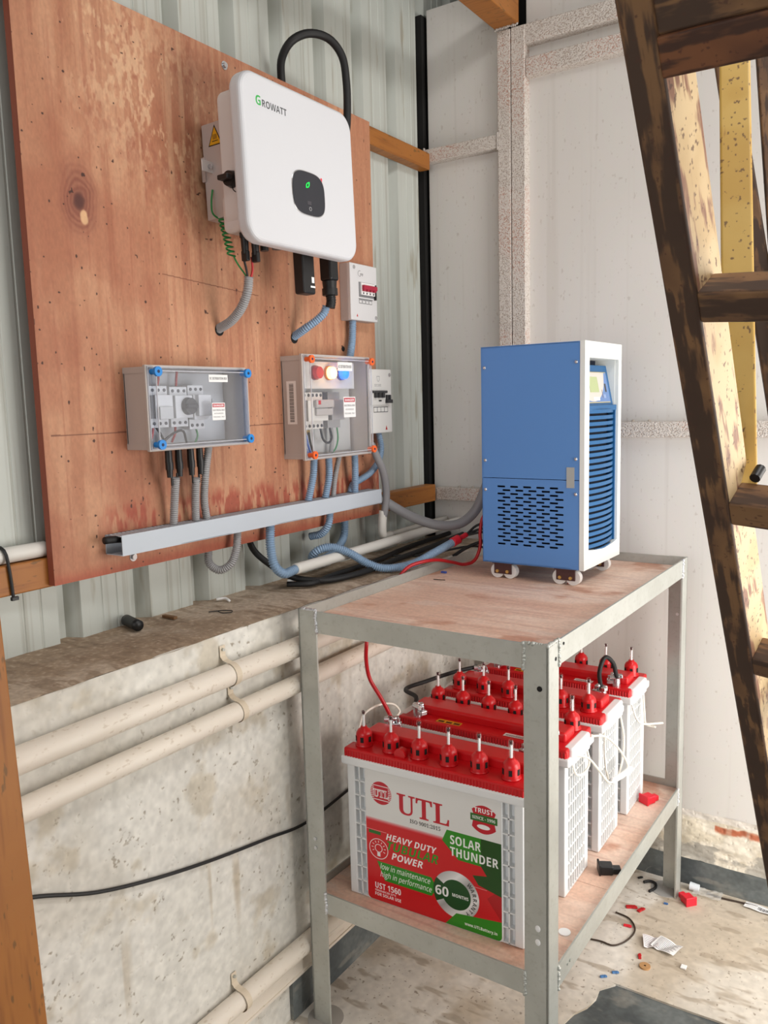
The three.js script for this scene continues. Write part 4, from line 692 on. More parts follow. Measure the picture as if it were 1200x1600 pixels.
// --- small breaker boxes
function breakerBox(label, z0, z1, y0, y1, depth, mat, face) {
  const W = z1 - z0, H = y1 - y0, g = onBoard('breaker_box', label, 'breaker', (z0 + z1) / 2, y0);
  mesh('casing', bx(-W / 2, W / 2, 0, H, 0, depth - 0.012, 0.002), mat[0], g);
  mesh('front_plate', bx(-W / 2, W / 2, 0, H, depth - 0.013, depth, 0.003), mat[1], g, 'pale front plate'); face(g, W, H, depth); return g;
}
breakerBox('pale breaker box with red toggles below the solar inverter', 0.456, 0.607, 1.949, 2.127, 0.042, [std(0xb5adab, 0.5), std(0xd3d3d5, 0.45)], (g, W, H, d) => {
  const w = mesh('breaker_window', bx(-0.03, 0.058, 0.075, 0.122, d - 0.003, d + 0.0005), std(0x77797c, 0.6), g); 
  mesh('breaker', merge([bx(-0.022, 0.055, 0.082, 0.12, d - 0.002, d + 0.006, 0.001)]), M.whitePlastic, g);
  mesh('toggle', merge([bx(-0.02, 0.056, 0.098, 0.112, d + 0.004, d + 0.016, 0.002), ...[0, 1, 2, 3].map((i) => bx(-0.019 + i * 0.0195, -0.007 + i * 0.0195, 0.093, 0.1, d + 0.004, d + 0.014, 0.001))]), std(0xa81e3c, 0.4), g, 'joined red toggles');
  for (let i = 0; i < 4; i++) mesh('terminal_screw', cyl(0.003, 0.003, 0.002, -0.012 + i * 0.019, 0.087, d + 0.006, 'z', 8), M.black, g);
  sticker('marking', 0.08, 0.016, textLabel(256, 52, (c) => { c.fillStyle = '#d3d3d5'; c.fillRect(0, 0, 256, 52); c.fillStyle = '#3a3c40'; c.fillRect(0, 0, 256, 8); c.lineWidth = 5; c.strokeStyle = '#3a3c40'; for (let i = 0; i < 4; i++) c.strokeRect(8 + i * 60, 14, 50, 34); }), g, 0.008, 0.062, d + 0.0005);
  sticker('maker_mark', 0.046, 0.024, textLabel(192, 100, (c) => { c.fillStyle = '#d3d3d5'; c.fillRect(0, 0, 192, 100); c.strokeStyle = '#5a5c60'; c.lineWidth = 6; c.beginPath(); c.arc(50, 50, 36, 0.6, 5.2); c.stroke(); c.fillStyle = '#4a4c50'; c.font = 'bold 44px sans-serif'; c.fillText('ozy', 60, 70); }), g, -0.012, 0.148, d + 0.0005);
  for (const [x, y] of [[-0.055, 0.165], [0.064, 0.014]]) mesh('screw', cyl(0.006, 0.006, 0.003, x, y, d + 0.001, 'z', 14), M.chrome, g);
  const t = new THREE.Shape(); t.moveTo(-0.004, 0); t.lineTo(0.004, 0); t.lineTo(0, 0.009); mesh('warning_mark', new THREE.ShapeGeometry(t).translate(-0.042, 0.012, d + 0.0004), M.red, g);
  mesh('rail_clip', bx(0.056, 0.061, 0.07, 0.118, d, d + 0.008), M.black, g);
});
breakerBox('pale breaker box with black toggles beside the orange screwed box', 0.382, 0.545, 1.583, 1.796, 0.042, [std(0xc2bfbc, 0.5), std(0xe0e0de, 0.45)], (g, W, H, d) => {
  mesh('breaker', merge([bx(-0.05, 0.05, 0.094, 0.14, d - 0.002, d + 0.006, 0.001)]), std(0xd6d6d4, 0.45), g);
  mesh('breaker_hood', bx(-0.045, 0.04, 0.134, 0.142, d, d + 0.012, 0.002), std(0x3c3d40, 0.5), g);
  mesh('toggle', merge([...[0, 1, 2].map((i) => bx(-0.036 + i * 0.022, -0.024 + i * 0.022, 0.118, 0.136, d + 0.004, d + 0.015, 0.002)), bx(0.032, 0.062, 0.1, 0.112, d + 0.004, d + 0.018, 0.002), bx(0.034, 0.042, 0.1, 0.128, d + 0.004, d + 0.014, 0.002), bx(0.05, 0.058, 0.1, 0.128, d + 0.004, d + 0.014, 0.002)]), std(0x2e2f32, 0.45), g, 'black toggles');
  mesh('indicator_slot', bx(-0.008, 0.008, 0.106, 0.111, d + 0.005, d + 0.0068), M.black, g);
  sticker('marking', 0.09, 0.02, textLabel(256, 56, (c) => { c.fillStyle = '#e0e0de'; c.fillRect(0, 0, 256, 56); c.lineWidth = 6; c.strokeStyle = '#3a3c40'; for (let i = 0; i < 4; i++) c.strokeRect(5 + i * 61, 5, 60, 46); }), g, 0.012, 0.079, d + 0.0005);
  sticker('maker_mark', 0.066, 0.04, textLabel(256, 150, (c) => { c.fillStyle = '#e0e0de'; c.fillRect(0, 0, 256, 150); c.strokeStyle = '#9a9c9e'; c.lineWidth = 7; c.beginPath(); c.moveTo(96, 10); c.lineTo(160, 10); c.lineTo(150, 60); c.lineTo(128, 76); c.lineTo(106, 60); c.closePath(); c.stroke(); c.fillStyle = '#a4a6a8'; c.font = 'bold 44px sans-serif'; c.fillText('SECURE', 36, 136); }), g, 0.0, 0.172, d + 0.0005);
  mesh('screw', cyl(0.006, 0.006, 0.003, 0.068, 0.195, d + 0.001, 'z', 14), M.chrome, g);
  const t = new THREE.Shape(); t.moveTo(-0.006, 0); t.lineTo(0.006, 0); t.lineTo(0, 0.015); mesh('warning_mark', new THREE.ShapeGeometry(t).translate(0.044, 0.01, d + 0.0004), M.redWire, g);
});
// --- slotted wiring trunking
{
  const z1 = 1.567, z0 = 0.482, W = z1 - z0, g = onBoard('wiring_trunking', 'long pale grey slotted wiring trunking along the board foot', 'trunking', (z0 + z1) / 2, 1.349), D = 0.055, H = 0.046;
  mesh('base', merge([bx(-W / 2, W / 2, 0, H, 0, 0.002), bx(-W / 2, W / 2, 0, 0.0015, 0, D)]), M.duct, g);
  const f = []; for (let x = -W / 2 + 0.004; x < W / 2 - 0.006; x += 0.012) f.push(bx(x, x + 0.006, H - 0.0015, H, 0.002, D - 0.006)); f.push(bx(-W / 2, W / 2, H - 0.0015, H, D - 0.008, D), bx(-W / 2, W / 2, H - 0.0015, H, 0, 0.008));
  mesh('slotted_edge', merge(f), M.duct, g);
  mesh('cover', merge([bx(-W / 2 + 0.003, W / 2, 0, H + 0.001, D - 0.001, D + 0.001), bx(-W / 2 + 0.003, W / 2, -0.001, 0.001, D - 0.01, D + 0.001)]), M.duct, g, 'smooth grey trunking cover');
}
single('power_cable', 'thick black cable end poking out of the trunking', 'cable', sweep([[-0.165, 1.388, 1.596], [-0.165, 1.387, 1.575], [-0.168, 1.383, 1.54], [-0.17, 1.372, 1.49]], 0.0085), M.rubber);
single('power_cable', 'black cable arching over the top of the solar inverter', 'cable', sweep([[-0.225, 2.55, 0.815], [-0.222, 2.62, 0.83], [-0.2, 2.662, 0.852], [-0.16, 2.698, 0.856], [-0.13, 2.727, 0.81], [-0.1, 2.722, 0.758], [-0.08, 2.684, 0.727], [-0.07, 2.615, 0.721], [-0.07, 2.5, 0.723], [-0.075, 2.42, 0.735]], 0.0115), M.rubber);
// --- corrugated conduits
const ringB = { pitch: 0.0066, depth: 0.2 }, ringG = { pitch: 0.0054, depth: 0.17 };
const cond = (label, pts, r, mat, ring) => single('corrugated_conduit', label, 'conduit', sweep(pts, r, { ring, radial: 14 }), mat);
cond('grey conduit curving from the solar plugs into a hole in the board', [[-0.079, 2.012, 1.165], [-0.085, 1.977, 1.166], [-0.108, 1.939, 1.165], [-0.148, 1.908, 1.163], [-0.205, 1.889, 1.158]], 0.0125, M.conduitGrey, ringG);
cond('blue grey conduit from the black gland into a hole in the board', [[-0.102, 1.968, 0.811], [-0.107, 1.95, 0.816], [-0.122, 1.931, 0.829], [-0.15, 1.909, 0.846], [-0.205, 1.884, 0.845]], 0.0125, M.conduitBlue, ringB);
cond('short blue conduit between the red toggle box and the lamp box', [[-0.178, 1.952, 0.572], [-0.178, 1.89, 0.578], [-0.174, 1.826, 0.6]], 0.0125, M.conduitBlue, ringB);
cond('leftmost grey conduit dropping from the blue screwed box', [[-0.15, 1.514, 1.385], [-0.163, 1.459, 1.381], [-0.175, 1.39, 1.379]], 0.0105, M.conduitGrey, ringG);
cond('middle grey conduit dropping from the blue screwed box', [[-0.15, 1.507, 1.318], [-0.163, 1.444, 1.312], [-0.175, 1.39, 1.303]], 0.0105, M.conduitGrey, ringG);
cond('rightmost grey conduit dropping from the blue screwed box', [[-0.145, 1.588, 1.272], [-0.15, 1.516, 1.284], [-0.165, 1.448, 1.279], [-0.175, 1.393, 1.264]], 0.0105, M.conduitGrey, ringG);
cond('leftmost blue conduit below the orange screwed box', [[-0.152, 1.526, 0.831], [-0.16, 1.467, 0.83], [-0.174, 1.393, 0.84]], 0.0118, M.conduitBlue, ringB);
cond('second blue conduit below the orange screwed box', [[-0.152, 1.526, 0.759], [-0.16, 1.46, 0.75], [-0.174, 1.393, 0.755]], 0.0118, M.conduitBlue, ringB);
cond('grey conduit between the blue ones below the orange screwed box', [[-0.16, 1.526, 0.691], [-0.17, 1.456, 0.705], [-0.175, 1.393, 0.712]], 0.0092, M.conduitGrey, ringG);
cond('rightmost straight blue conduit below the orange screwed box', [[-0.152, 1.526, 0.62], [-0.16, 1.458, 0.609], [-0.174, 1.393, 0.594]], 0.0118, M.conduitBlue, ringB);
cond('blue conduit bending from the black toggle box behind the others', [[-0.178, 1.584, 0.44], [-0.171, 1.531, 0.436], [-0.168, 1.485, 0.462], [-0.172, 1.45, 0.51], [-0.182, 1.432, 0.553], [-0.187, 1.42, 0.585], [-0.186, 1.394, 0.604]], 0.0112, M.conduitBlue, ringB);
cond('grey conduit hooking from the trunking back behind the board', [[-0.173, 1.35, 1.153], [-0.17, 1.295, 1.166], [-0.18, 1.258, 1.18], [-0.205, 1.243, 1.198], [-0.232, 1.262, 1.208], [-0.24, 1.294, 1.201]], 0.0115, M.conduitGrey, ringG);
cond('blue conduit hanging from the trunking into the white pipe', [[-0.173, 1.35, 1.019], [-0.165, 1.282, 1.03], [-0.152, 1.228, 1.03], [-0.142, 1.203, 1.005], [-0.14, 1.205, 0.965], [-0.14, 1.207, 0.935]], 0.0142, M.conduitBlue, ringB);
cond('short blue conduit hooking from trunking behind the board edge', [[-0.173, 1.35, 0.733], [-0.175, 1.307, 0.743], [-0.2, 1.278, 0.748], [-0.238, 1.268, 0.756]], 0.0125, M.conduitBlue, ringB);
cond('long blue conduit looping over the sill to a red taped end', [[-0.243, 1.33, 0.563], [-0.243, 1.246, 0.567], [-0.236, 1.208, 0.615], [-0.226, 1.19, 0.686], [-0.215, 1.192, 0.755], [-0.196, 1.214, 0.803], [-0.175, 1.235, 0.80], [-0.145, 1.241, 0.764], [-0.108, 1.219, 0.725], [-0.075, 1.184, 0.684], [-0.036, 1.165, 0.655], [0.0, 1.163, 0.615], [0.035, 1.172, 0.565], [0.066, 1.196, 0.497], [0.097, 1.222, 0.422]], 0.0135, M.conduitBlue, ringB);
single('taped_wire_end', 'red tape wrapped round the end of the blue conduit', 'tape', merge([sweep([[0.095, 1.2205, 0.427], [0.106, 1.230, 0.40]], 0.0155, { seg: 6 }), sweep([[0.106, 1.230, 0.40], [0.119, 1.241, 0.37]], 0.0085, { seg: 6 })]), M.redCap);
[['upper', [[0.118, 1.24, 0.372], [0.145, 1.27, 0.345], [0.185, 1.28, 0.33], [0.24, 1.285, 0.31], [0.30, 1.285, 0.30]]], ['middle', [[0.119, 1.24, 0.37], [0.15, 1.256, 0.345], [0.19, 1.262, 0.335], [0.24, 1.262, 0.32], [0.30, 1.262, 0.31]]], ['lower', [[0.12, 1.239, 0.369], [0.155, 1.247, 0.35], [0.19, 1.25, 0.34], [0.24, 1.25, 0.33], [0.30, 1.25, 0.32]]]].forEach(([n, p]) => single('wire', n + ' of three black wires leaving the red tape', 'wire', sweep(p, 0.0042), M.black));
// --- pipes and cables on the sill
single('pvc_pipe', 'white pipe lying along the sill from the blue conduit', 'pipe', sweep([[-0.14, 1.207, 0.955], [-0.14, 1.209, 0.6], [-0.14, 1.216, -0.06]], 0.0165, { radial: 18 }), M.pvcWhite);
single('smooth_conduit', 'smooth grey conduit dropping beside the board into a white elbow', 'conduit', sweep([[-0.13, 1.55, 0.555], [-0.13, 1.5, 0.52], [-0.13, 1.46, 0.492], [-0.14, 1.38, 0.458], [-0.15, 1.314, 0.457], [-0.155, 1.296, 0.458]], 0.0125), M.greySmooth);
{
  const e = thing('pvc_elbow_pipe', 'thin white elbow pipe running behind the larger white pipe', 'pipe', [-0.17, 1.2, 0.3]);
  mesh('elbow', sweep([[-0.155, 1.318, 0.457], [-0.158, 1.275, 0.46], [-0.165, 1.238, 0.45], [-0.18, 1.221, 0.415], [-0.19, 1.218, 0.36]].map((p) => [p[0] + 0.17, p[1] - 1.2, p[2] - 0.3]), 0.0145), M.pvcWhite, e);
  mesh('pipe', sweep([[-0.19, 1.218, 0.37], [-0.2, 1.218, 0.2], [-0.2, 1.222, -0.06]].map((p) => [p[0] + 0.17, p[1] - 1.2, p[2] - 0.3]), 0.0115), std(0xc4c0b8, 0.45), e);
}
single('smooth_conduit', 'thick smooth grey conduit sagging from the trunking to the blue cabinet', 'conduit', sweep([[-0.168, 1.37, 0.49], [-0.16, 1.353, 0.45], [-0.12, 1.323, 0.426], [-0.05, 1.29, 0.412], [0.03, 1.269, 0.39], [0.085, 1.274, 0.352], [0.125, 1.313, 0.322], [0.16, 1.392, 0.31], [0.19, 1.46, 0.31], [0.235, 1.49, 0.312]], 0.0165, { radial: 16 }), M.greySmooth);
single('power_cable', 'black cable lying on the sill under the white pipe', 'cable', sweep([[-0.245, 1.34, 1.04], [-0.243, 1.27, 1.02], [-0.2, 1.215, 0.985], [-0.17, 1.175, 0.93], [-0.1, 1.162, 0.88], [-0.06, 1.162, 0.75], [-0.08, 1.162, 0.5], [-0.1, 1.162, 0.2], [-0.12, 1.165, -0.05]], 0.0095), M.rubber);
single('power_cable', 'second black cable snaking along the sill behind the first', 'cable', sweep([[-0.165, 1.161, 0.965], [-0.11, 1.161, 0.93], [-0.12, 1.161, 0.8], [-0.13, 1.161, 0.55], [-0.17, 1.161, 0.3], [-0.18, 1.165, -0.05]], 0.0085), M.rubber);
single('wire', 'thin dark wire crossing the sill to the cabinet', 'wire', sweep([[-0.16, 1.155, 0.42], [-0.05, 1.157, 0.36], [0.03, 1.175, 0.32], [0.09, 1.185, 0.28], [0.2, 1.178, 0.27], [0.27, 1.19, 0.29]], 0.004), M.black);
single('power_cable', 'black cable slanting down between sill and table behind the cabinet', 'cable', sweep([[0.06, 1.16, 0.36], [0.10, 1.19, 0.33], [0.16, 1.215, 0.31], [0.24, 1.24, 0.30]], 0.006), M.rubber);
single('battery_cable', 'red cable curling from the cabinet over the table rim', 'cable', sweep([[0.24, 1.32, 0.34], [0.178, 1.31, 0.35], [0.165, 1.26, 0.36], [0.168, 1.2, 0.37], [0.15, 1.155, 0.38], [0.118, 1.142, 0.385], [0.10, 1.155, 0.43], [0.092, 1.178, 0.52], [0.075, 1.182, 0.58], [0.047, 1.17, 0.63], [0.036, 1.13, 0.69], [0.042, 1.097, 0.78], [0.08, 1.088, 0.89], [0.12, 1.072, 0.97], [0.15, 1.045, 1.015], [0.136, 0.988, 1.0], [0.134, 0.927, 0.982], [0.161, 0.874, 0.97], [0.178, 0.826, 0.955], [0.182, 0.808, 0.95]], 0.0055), M.redWire);
single('jumper_cable', 'black jumper between second and third battery at their wall ends', 'cable', sweep([[0.185, 0.81, 0.828], [0.172, 0.822, 0.8], [0.105, 0.82, 0.752], [0.12, 0.818, 0.65], [0.15, 0.812, 0.5], [0.185, 0.812, 0.43]], 0.0065), M.rubber);
single('jumper_cable', 'black jumper arching between the third and rearmost battery', 'cable', sweep([[0.602, 0.81, 0.43], [0.588, 0.85, 0.405], [0.594, 0.889, 0.37], [0.608, 0.866, 0.34], [0.614, 0.812, 0.318]], 0.0068), M.rubber);
single('jumper_cable', 'black jumper between the first two batteries behind the table leg', 'cable', sweep([[0.6, 0.81, 0.94], [0.595, 0.85, 0.91], [0.6, 0.86, 0.87], [0.605, 0.812, 0.832]], 0.0068), M.rubber);
single('battery_cable', 'black cable rising from the rearmost battery to the table', 'cable', sweep([[0.2, 0.812, 0.31], [0.18, 0.86, 0.3], [0.165, 0.93, 0.33], [0.17, 1.0, 0.3], [0.18, 1.1, 0.25]], 0.0055), M.rubber);
{ // earth lead: coiled green wire
  const pts = [[-0.16, 2.232, 1.197], [-0.158, 2.2, 1.205], [-0.155, 2.172, 1.205], [-0.15, 2.162, 1.19]]; for (let i = 0; i <= 66; i++) { const t = i / 66, a = t * Math.PI * 2 * 8; pts.push([-0.142 + 0.03 * t + 0.007 * Math.cos(a), 2.158 - 0.095 * t, 1.186 + 0.003 * t + 0.011 * Math.sin(a)]); }
  pts.push([-0.1, 2.045, 1.182], [-0.09, 2.02, 1.168], [-0.082, 2.005, 1.164]);
  single('earth_wire', 'coiled green earth wire left of the solar inverter', 'wire', sweep(pts, 0.0023, { seg: 360, radial: 8 }), M.greenWire);
}
single('wire', 'short red wire from solar plug into grey conduit', 'wire', sweep([[-0.066, 2.06, 1.166], [-0.07, 2.03, 1.16], [-0.078, 2.004, 1.161]], 0.003), M.redWire);
single('wire', 'short black wire from solar plug into grey conduit', 'wire', sweep([[-0.08, 2.06, 1.182], [-0.08, 2.03, 1.172], [-0.08, 2.004, 1.168]], 0.003), M.black);
// conduit and zip tie at the far left
single('pvc_pipe', 'white pipe resting on the lower girt left of the board', 'pipe', sweep([[-0.24, 1.381, 1.7], [-0.24, 1.381, 2.3]].map((p) => p), 0.0175, { seg: 6, radial: 18 }), M.pvcWhite);
single('zip_tie', 'black cable tie binding the white pipe to the lower girt', 'cable tie', merge([sweep([[-0.217, 1.29, 1.797], [-0.217, 1.36, 1.802], [-0.22, 1.392, 1.806], [-0.238, 1.4015, 1.807], [-0.255, 1.393, 1.805]], 0.0035), box(0.008, 0.008, 0.016, -0.216, 1.29, 1.795, 0.001)]), M.black);

// ------------------------------------------------------------------ pipes and cable on the low wall
single('water_pipe', 'upper cream pipe clipped to the low wall', 'pipe', sweep([[0.028, 1.049, 2.02], [0.028, 1.05, 1.4], [0.028, 1.051, 0.6], [0.028, 1.051, 0.03]], 0.027, { seg: 40, radial: 24 }), M.pvcCream);
single('water_pipe', 'lower cream pipe clipped to the low wall', 'pipe', sweep([[0.028, 0.952, 2.02], [0.028, 0.951, 1.4], [0.028, 0.955, 0.6], [0.028, 0.957, 0.03]], 0.0245, { seg: 40, radial: 24 }), M.pvcCream);
single('water_pipe', 'cream pipe near the floor beside the table leg', 'pipe', sweep([[0.025, 0.213, 2.02], [0.025, 0.21, 1.4], [0.025, 0.205, 0.6], [0.025, 0.205, 0.03]], 0.025, { seg: 40, radial: 24 }), M.pvcCream);
single('cable_casing', 'pale square casing strip under the lowest pipe', 'casing', metres(merge([bx(0.001, 0.02, 0.128, 0.172, 0.03, 2.02, 0.002), bx(0.02, 0.024, 0.126, 0.134, 0.03, 2.02)])), M.pvcCream);
function pipeClip(label, y, z, r, extra) {
  const g = thing('pipe_clip', label, 'clip', [0, y, z]);
  const arc = []; for (let i = 0; i <= 16; i++) { const a = Math.PI * (-0.5 + i / 16); arc.push([0.028 + Math.cos(a) * (r + 0.002), Math.sin(a) * (r + 0.002)]); }
  const pos = [], idx = []; arc.unshift([0.002, -r - 0.002]); arc.push([0.012, r + 0.006], [0.004, r + 0.014], [0.003, r + 0.04]);
  arc.forEach((p, i) => { pos.push(p[0], p[1], -0.009, p[0], p[1], 0.009); if (i) { const k = i * 2; idx.push(k - 2, k, k - 1, k - 1, k, k + 1); } });
  const q = new THREE.BufferGeometry(); q.setAttribute('position', new THREE.Float32BufferAttribute(pos, 3)); q.setIndex(idx); const n = q.toNonIndexed(); n.computeVertexNormals();
  mesh('strap', n, new THREE.MeshStandardMaterial({ color: 0xd6c8b2, roughness: 0.5, side: THREE.DoubleSide }), g); mesh('nail', cyl(0.004, 0.004, 0.006, 0.006, r + 0.03, 0, 'x', 8), M.steel, g);
}
pipeClip('clip on the upper cream wall pipe', 1.0495, 1.41, 0.027); pipeClip('clip on the lower cream wall pipe', 0.951, 1.39, 0.0245); pipeClip('clip on the cream pipe near the floor', 0.2105, 1.43, 0.025);
single('wall_cable', 'thin black cable drooping across the low wall', 'cable', sweep([[0.012, 0.80, 2.05], [0.008, 0.7617, 1.9463], [0.008, 0.6987, 1.8124], [0.008, 0.6505, 1.664], [0.008, 0.6071, 1.4904], [0.008, 0.5664, 1.2854], [0.008, 0.5389, 1.1413], [0.008, 0.548, 0.946], [0.008, 0.57, 0.7]], 0.0042), M.black);

// ------------------------------------------------------------------ ladder in the right foreground
{
  const e1 = new THREE.Vector3(0.9823, -0.0442, 0.182).normalize(), e2 = new THREE.Vector3(0.0274, -0.8417, -0.5392).normalize(); e1.addScaledVector(e2, -e1.dot(e2)).normalize();
  const Yv = e2.clone().negate(), Zv = new THREE.Vector3().crossVectors(e1, Yv), basis = new THREE.Matrix4().makeBasis(e1, Yv, Zv);
  const g = thing('step_ladder', 'tall worn brown and ochre metal ladder leaning at the right edge', 'ladder', [1.197, 0.0, 0.669]); g.quaternion.setFromRotationMatrix(basis);
  const W = 0.42, w = 0.0375, d = 0.075, L = 3.05;
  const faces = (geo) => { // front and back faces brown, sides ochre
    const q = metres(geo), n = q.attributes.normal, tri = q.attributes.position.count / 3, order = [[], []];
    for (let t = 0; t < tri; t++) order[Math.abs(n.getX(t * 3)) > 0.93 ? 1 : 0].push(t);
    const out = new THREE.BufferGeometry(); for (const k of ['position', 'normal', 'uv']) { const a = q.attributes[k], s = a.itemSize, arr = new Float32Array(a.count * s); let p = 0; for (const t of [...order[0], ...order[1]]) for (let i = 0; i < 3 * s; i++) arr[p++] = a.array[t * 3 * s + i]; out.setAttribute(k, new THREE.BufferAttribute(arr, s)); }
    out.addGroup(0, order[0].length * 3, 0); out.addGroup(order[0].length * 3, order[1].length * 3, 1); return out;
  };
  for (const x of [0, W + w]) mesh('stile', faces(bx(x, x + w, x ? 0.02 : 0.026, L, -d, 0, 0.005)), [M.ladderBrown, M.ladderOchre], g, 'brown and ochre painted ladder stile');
  for (let i = 0; i < 10; i++) { const y = 2.415 - 0.3 * (i - 2); if (y > 0.1 && y < L) mesh('rung', metres(bx(w - 0.002, W + w + 0.002, y - 0.019, y + 0.019, -0.05, -0.002, 0.004)), M.ladderAcross, g); }
  mesh('rung_plate', metres(bx(w - 0.002, W + w, 2.415 - 0.056, 2.415 - 0.018, -0.045, 0.001, 0.003)), M.ladderRed, g, 'reddish brown plate under the top rung in view');
  const inv = new THREE.Matrix4().makeTranslation(1.197, 0, 0.669).multiply(basis).invert();
  const bar = (a, b, w0, d0, mat, name, label) => { const A = V(a), B = V(b), len = A.distanceTo(B), geo = metres(box(w0, len, d0, 0, 0, 0, 0.004)), q = new THREE.Quaternion().setFromUnitVectors(new THREE.Vector3(0, 1, 0), A.clone().sub(B).normalize()), m = new THREE.Matrix4().compose(A.clone().add(B).multiplyScalar(0.5), q.clone().multiply(new THREE.Quaternion().setFromAxisAngle(new THREE.Vector3(0, 1, 0), 0.18)), new THREE.Vector3(1, 1, 1)); geo.applyMatrix4(inv.clone().multiply(m)); mesh(name, geo, mat, g, label); };
  bar([1.0725, 2.633, 1.2156], [1.189, 1.54, 1.612], 0.043, 0.043, M.ladderYellow, 'rear_leg', 'yellow upright leg behind the rungs');
  mesh('hinge_bolt', cyl(0.007, 0.007, 0.022, 0.055, 1.842, -0.06, 'z', 10), M.black, g);
  bar([0.969, 2.6, 0.924], [1.527, 0.0, 1.612], 0.04, 0.03, M.ladderBrown, 'rear_brace', 'dark brown slanting rear brace');
  bar([1.063, 2.6, 0.845], [1.45, 0.0, 1.845], 0.055, 0.03, M.ladderBrown, 'rear_brace', 'dark brown slanting rear brace');
}

// ------------------------------------------------------------------ small litter
single('plastic_sleeve', 'short black plastic sleeve on the sill', 'sleeve', (() => { const s = sweep([[-0.255, 1.163, 1.478], [-0.185, 1.163, 1.5]], 0.014, { seg: 6, radial: 16 }); return s; })(), M.black);
single('wood_splinter', 'flat brown splinter on the sill', 'splinter', bx(-0.235, -0.19, 1.149, 1.156, 1.37, 1.382, 0.001), std(0x7a5a3c, 0.9));
single('plastic_scrap', 'white plastic scrap on the sill under the grey hook', 'scrap', sweep([[-0.235, 1.155, 1.185], [-0.215, 1.157, 1.17], [-0.195, 1.153, 1.176]], 0.004, { seg: 8, radial: 6 }), M.whitePlastic);
single('plastic_scrap', 'white plastic scrap on the sill near the table corner', 'scrap', sweep([[-0.21, 1.155, 0.91], [-0.195, 1.157, 0.89], [-0.18, 1.154, 0.875]], 0.0045, { seg: 8, radial: 6 }), M.whitePlastic);
single('wire_scrap', 'thin bent wire ring on the sill', 'wire', sweep([[-0.16, 1.152, 1.29], [-0.14, 1.152, 1.262], [-0.115, 1.152, 1.25], [-0.105, 1.152, 1.265], [-0.12, 1.152, 1.28], [-0.15, 1.152, 1.27]], 0.0014, { seg: 30, radial: 6 }), M.black);
single('tape_scrap', 'tiny blue scrap on the table top', 'scrap', bx(0.095, 0.113, 1.133, 1.139, 0.498, 0.507, 0.001), std(0x3a56a8, 0.6));
single('wire_scrap', 'short black wire scrap on the table top', 'wire', sweep([[0.125, 1.1345, 0.605], [0.145, 1.1345, 0.603], [0.162, 1.1345, 0.598]], 0.0012, { seg: 8, radial: 6 }), M.black);
single('tape_scrap', 'small red scrap beside the cabinet wheel', 'scrap', bx(0.512, 0.532, 1.133, 1.139, 0.468, 0.478, 0.001), M.redWire);
function terminalCap(label, x, y, z, turn, mat) {
  const g = thing('terminal_cap', label, 'cap', [x, y, z], turn);
  mesh('cap_body', merge([bx(-0.024, 0.012, 0, 0.026, -0.017, 0.017, 0.004), bx(0.005, 0.034, 0, 0.018, -0.011, 0.011, 0.004)]), mat, g); mesh('cap_skirt', bx(-0.028, -0.022, 0, 0.03, -0.02, 0.02, 0.002), mat, g); return g;
}
terminalCap('red terminal cap on the lower shelf', 0.690, 0.3702, 0.205, 1.1, M.redCap);
terminalCap('red terminal cap on the floor by the rear table leg', 0.793, 0, 0.108, 2.4, M.redCap);
terminalCap('black terminal cap on the lower shelf edge', 0.708, 0.3702, 0.672, 0.5, M.black);
single('plastic_disc', 'small white disc on the lower shelf', 'disc', cyl(0.015, 0.015, 0.003, 0.702, 0.3719, 0.985, 'y', 20), M.whitePlastic);
single('cardboard_disc', 'round brown cardboard disc on the cement', 'disc', merge([new THREE.RingGeometry(0.003, 0.016, 24).rotateX(-Math.PI / 2).translate(0.767, 0.005, 0.503), new THREE.CylinderGeometry(0.016, 0.016, 0.005, 24, 1, true).translate(0.767, 0.0025, 0.503)]), M.brownCard);
function paper(label, cx, cz, w, h, turn, draw, fold) {
  const g = new THREE.PlaneGeometry(w, h, 14, 10); g.rotateX(-Math.PI / 2); const p = g.attributes.position; for (let i = 0; i < p.count; i++) p.setY(i, 0.003 + fold * Math.abs(Math.sin(p.getX(i) * 42 + p.getZ(i) * 20)) + 0.002 * fbm(p.getX(i) * 60 + 9, p.getZ(i) * 60 + 9, 401, 2)); g.computeVertexNormals();
  g.rotateY(turn); g.translate(cx, 0, cz);
  return single('paper_slip', label, 'paper', g, new THREE.MeshStandardMaterial({ roughness: 0.7, side: THREE.DoubleSide, map: canvasTex(256, 160, draw) }));
}
const lines = (bg, n) => (c) => { c.fillStyle = bg; c.fillRect(0, 0, 256, 160); c.fillStyle = '#5a5a64'; for (let i = 0; i < n; i++) c.fillRect(14, 14 + i * 140 / n, 228 - (i * 37 % 60), 5); };
paper('crumpled printed slip with pink corner on the cement', 0.80, 0.385, 0.075, 0.062, -0.25, lines('#ececec', 10), 0.008);
paper('smaller folded printed slip beside the crumpled one', 0.752, 0.388, 0.045, 0.055, 0.35, lines('#e6e2e4', 7), 0.009);
paper('printed white strip at the right edge of the cement', 1.02, 0.035, 0.12, 0.034, -0.1, (c) => { lines('#efefef', 4)(c); c.fillStyle = '#222'; for (let i = 0; i < 14; i++) c.fillRect(90 + i * 7, 50, 3 + i % 3, 70); }, 0.003);
single('paper_slip', 'tiny white paper scrap on the cement', 'paper', bx(0.857, 0.873, 0.001, 0.005, 0.438, 0.456, 0.001), M.whitePlastic);
single('wire_scrap', 'long bent brown wire on the cement', 'wire', sweep([[0.577, 0.004, 0.469], [0.62, 0.004, 0.46], [0.655, 0.004, 0.461], [0.681, 0.004, 0.428], [0.692, 0.004, 0.351], [0.659, 0.004, 0.302], [0.611, 0.004, 0.291]], 0.0026, { seg: 60 }), std(0x3a2c22, 0.6));
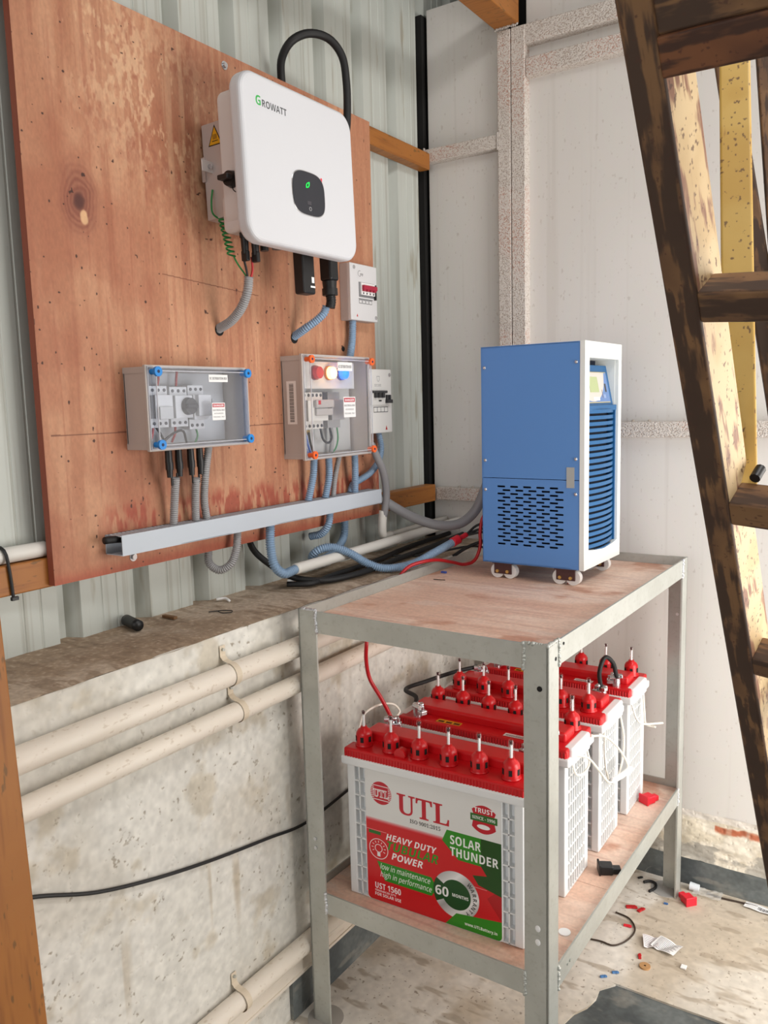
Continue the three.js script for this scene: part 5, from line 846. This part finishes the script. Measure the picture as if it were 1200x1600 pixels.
single('wire_scrap', 'short curled black wire near the rear leg', 'wire', sweep([[0.64, 0.005, 0.075], [0.655, 0.006, 0.06], [0.675, 0.006, 0.062], [0.684, 0.006, 0.09], [0.672, 0.005, 0.12]], 0.0048, { seg: 30 }), M.black);
single('wire_scrap', 'thin brown wire along the rear skirting', 'wire', sweep([[0.84, 0.004, 0.03], [0.893, 0.004, 0.033], [0.952, 0.004, 0.026], [1.0, 0.004, 0.024]], 0.003), std(0x3a2c22, 0.6));
[[0.644, 0.235, 0.02, 0.5, 'red plastic strip', M.redWire], [0.676, 0.236, 0.016, 1.2, 'second red plastic strip', M.redWire], [0.664, 0.34, 0.014, 0.2, 'red plastic scrap by the long bent wire', M.redCap], [0.741, 0.468, 0.012, 2.0, 'thin red sliver', M.redWire], [0.676, 0.61, 0.011, 0.7, 'blue wire sleeve at the cement edge', std(0x4a7ab0, 0.6)], [0.7, 0.575, 0.011, 0.6, 'second blue wire sleeve at the cement edge', std(0x4a7ab0, 0.6)], [0.737, 0.158, 0.008, 0.1, 'tiny blue scrap by the rear leg', std(0x3a6aa8, 0.6)], [0.62, 0.05, 0.01, 0.9, 'short black sleeve by the rear leg', M.black], [0.73, 0.372, 0.009, 1.0, 'short dark stub above the slips', M.black]].forEach(([x, z, l, a, t, m]) => {
  const g = merge([box(l * 1.6, 0.005, l * 0.7, 0, 0.003, 0, 0.001), box(l * 0.8, 0.004, l * 0.6, l * 0.6, 0.004, l * 0.2, 0.001)]); g.rotateY(a); g.translate(x, 0, z); single('plastic_scrap', t + ' on the cement', 'scrap', g, m);
});
single('plastic_ferrule', 'white plastic ferrule against the rear skirting', 'ferrule', cyl(0.012, 0.014, 0.03, 0.80, 0.014, 0.03, 'x', 14), std(0xd4dce2, 0.4));
single('plastic_packing', 'clear crumpled film by the rear skirting', 'film', (() => { const g = new THREE.PlaneGeometry(0.09, 0.05, 16, 10); g.rotateX(-Math.PI / 2); const p = g.attributes.position; for (let i = 0; i < p.count; i++) p.setY(i, 0.004 + 0.014 * fbm(p.getX(i) * 50 + 3, p.getZ(i) * 50 + 3, 411, 3)); g.computeVertexNormals(); g.translate(0.845, 0, 0.04); return g; })(), phys({ color: 0xf4f4f2, roughness: 0.2, transmission: 0.7, thickness: 0, side: THREE.DoubleSide }));
single('foot_pad', 'grey plastic pad under the rear table leg', 'pad', cyl(0.05, 0.05, 0.002, 0.715, 0.001, 0.07, 'y', 28), std(0xa6a6a4, 0.5));
single('foot_pad', 'clear plastic pad under the front table leg', 'pad', cyl(0.05, 0.05, 0.002, 0.08, 0.001, 1.165, 'y', 28), std(0xa8a49e, 0.4));

renderer.render(scene, camera);
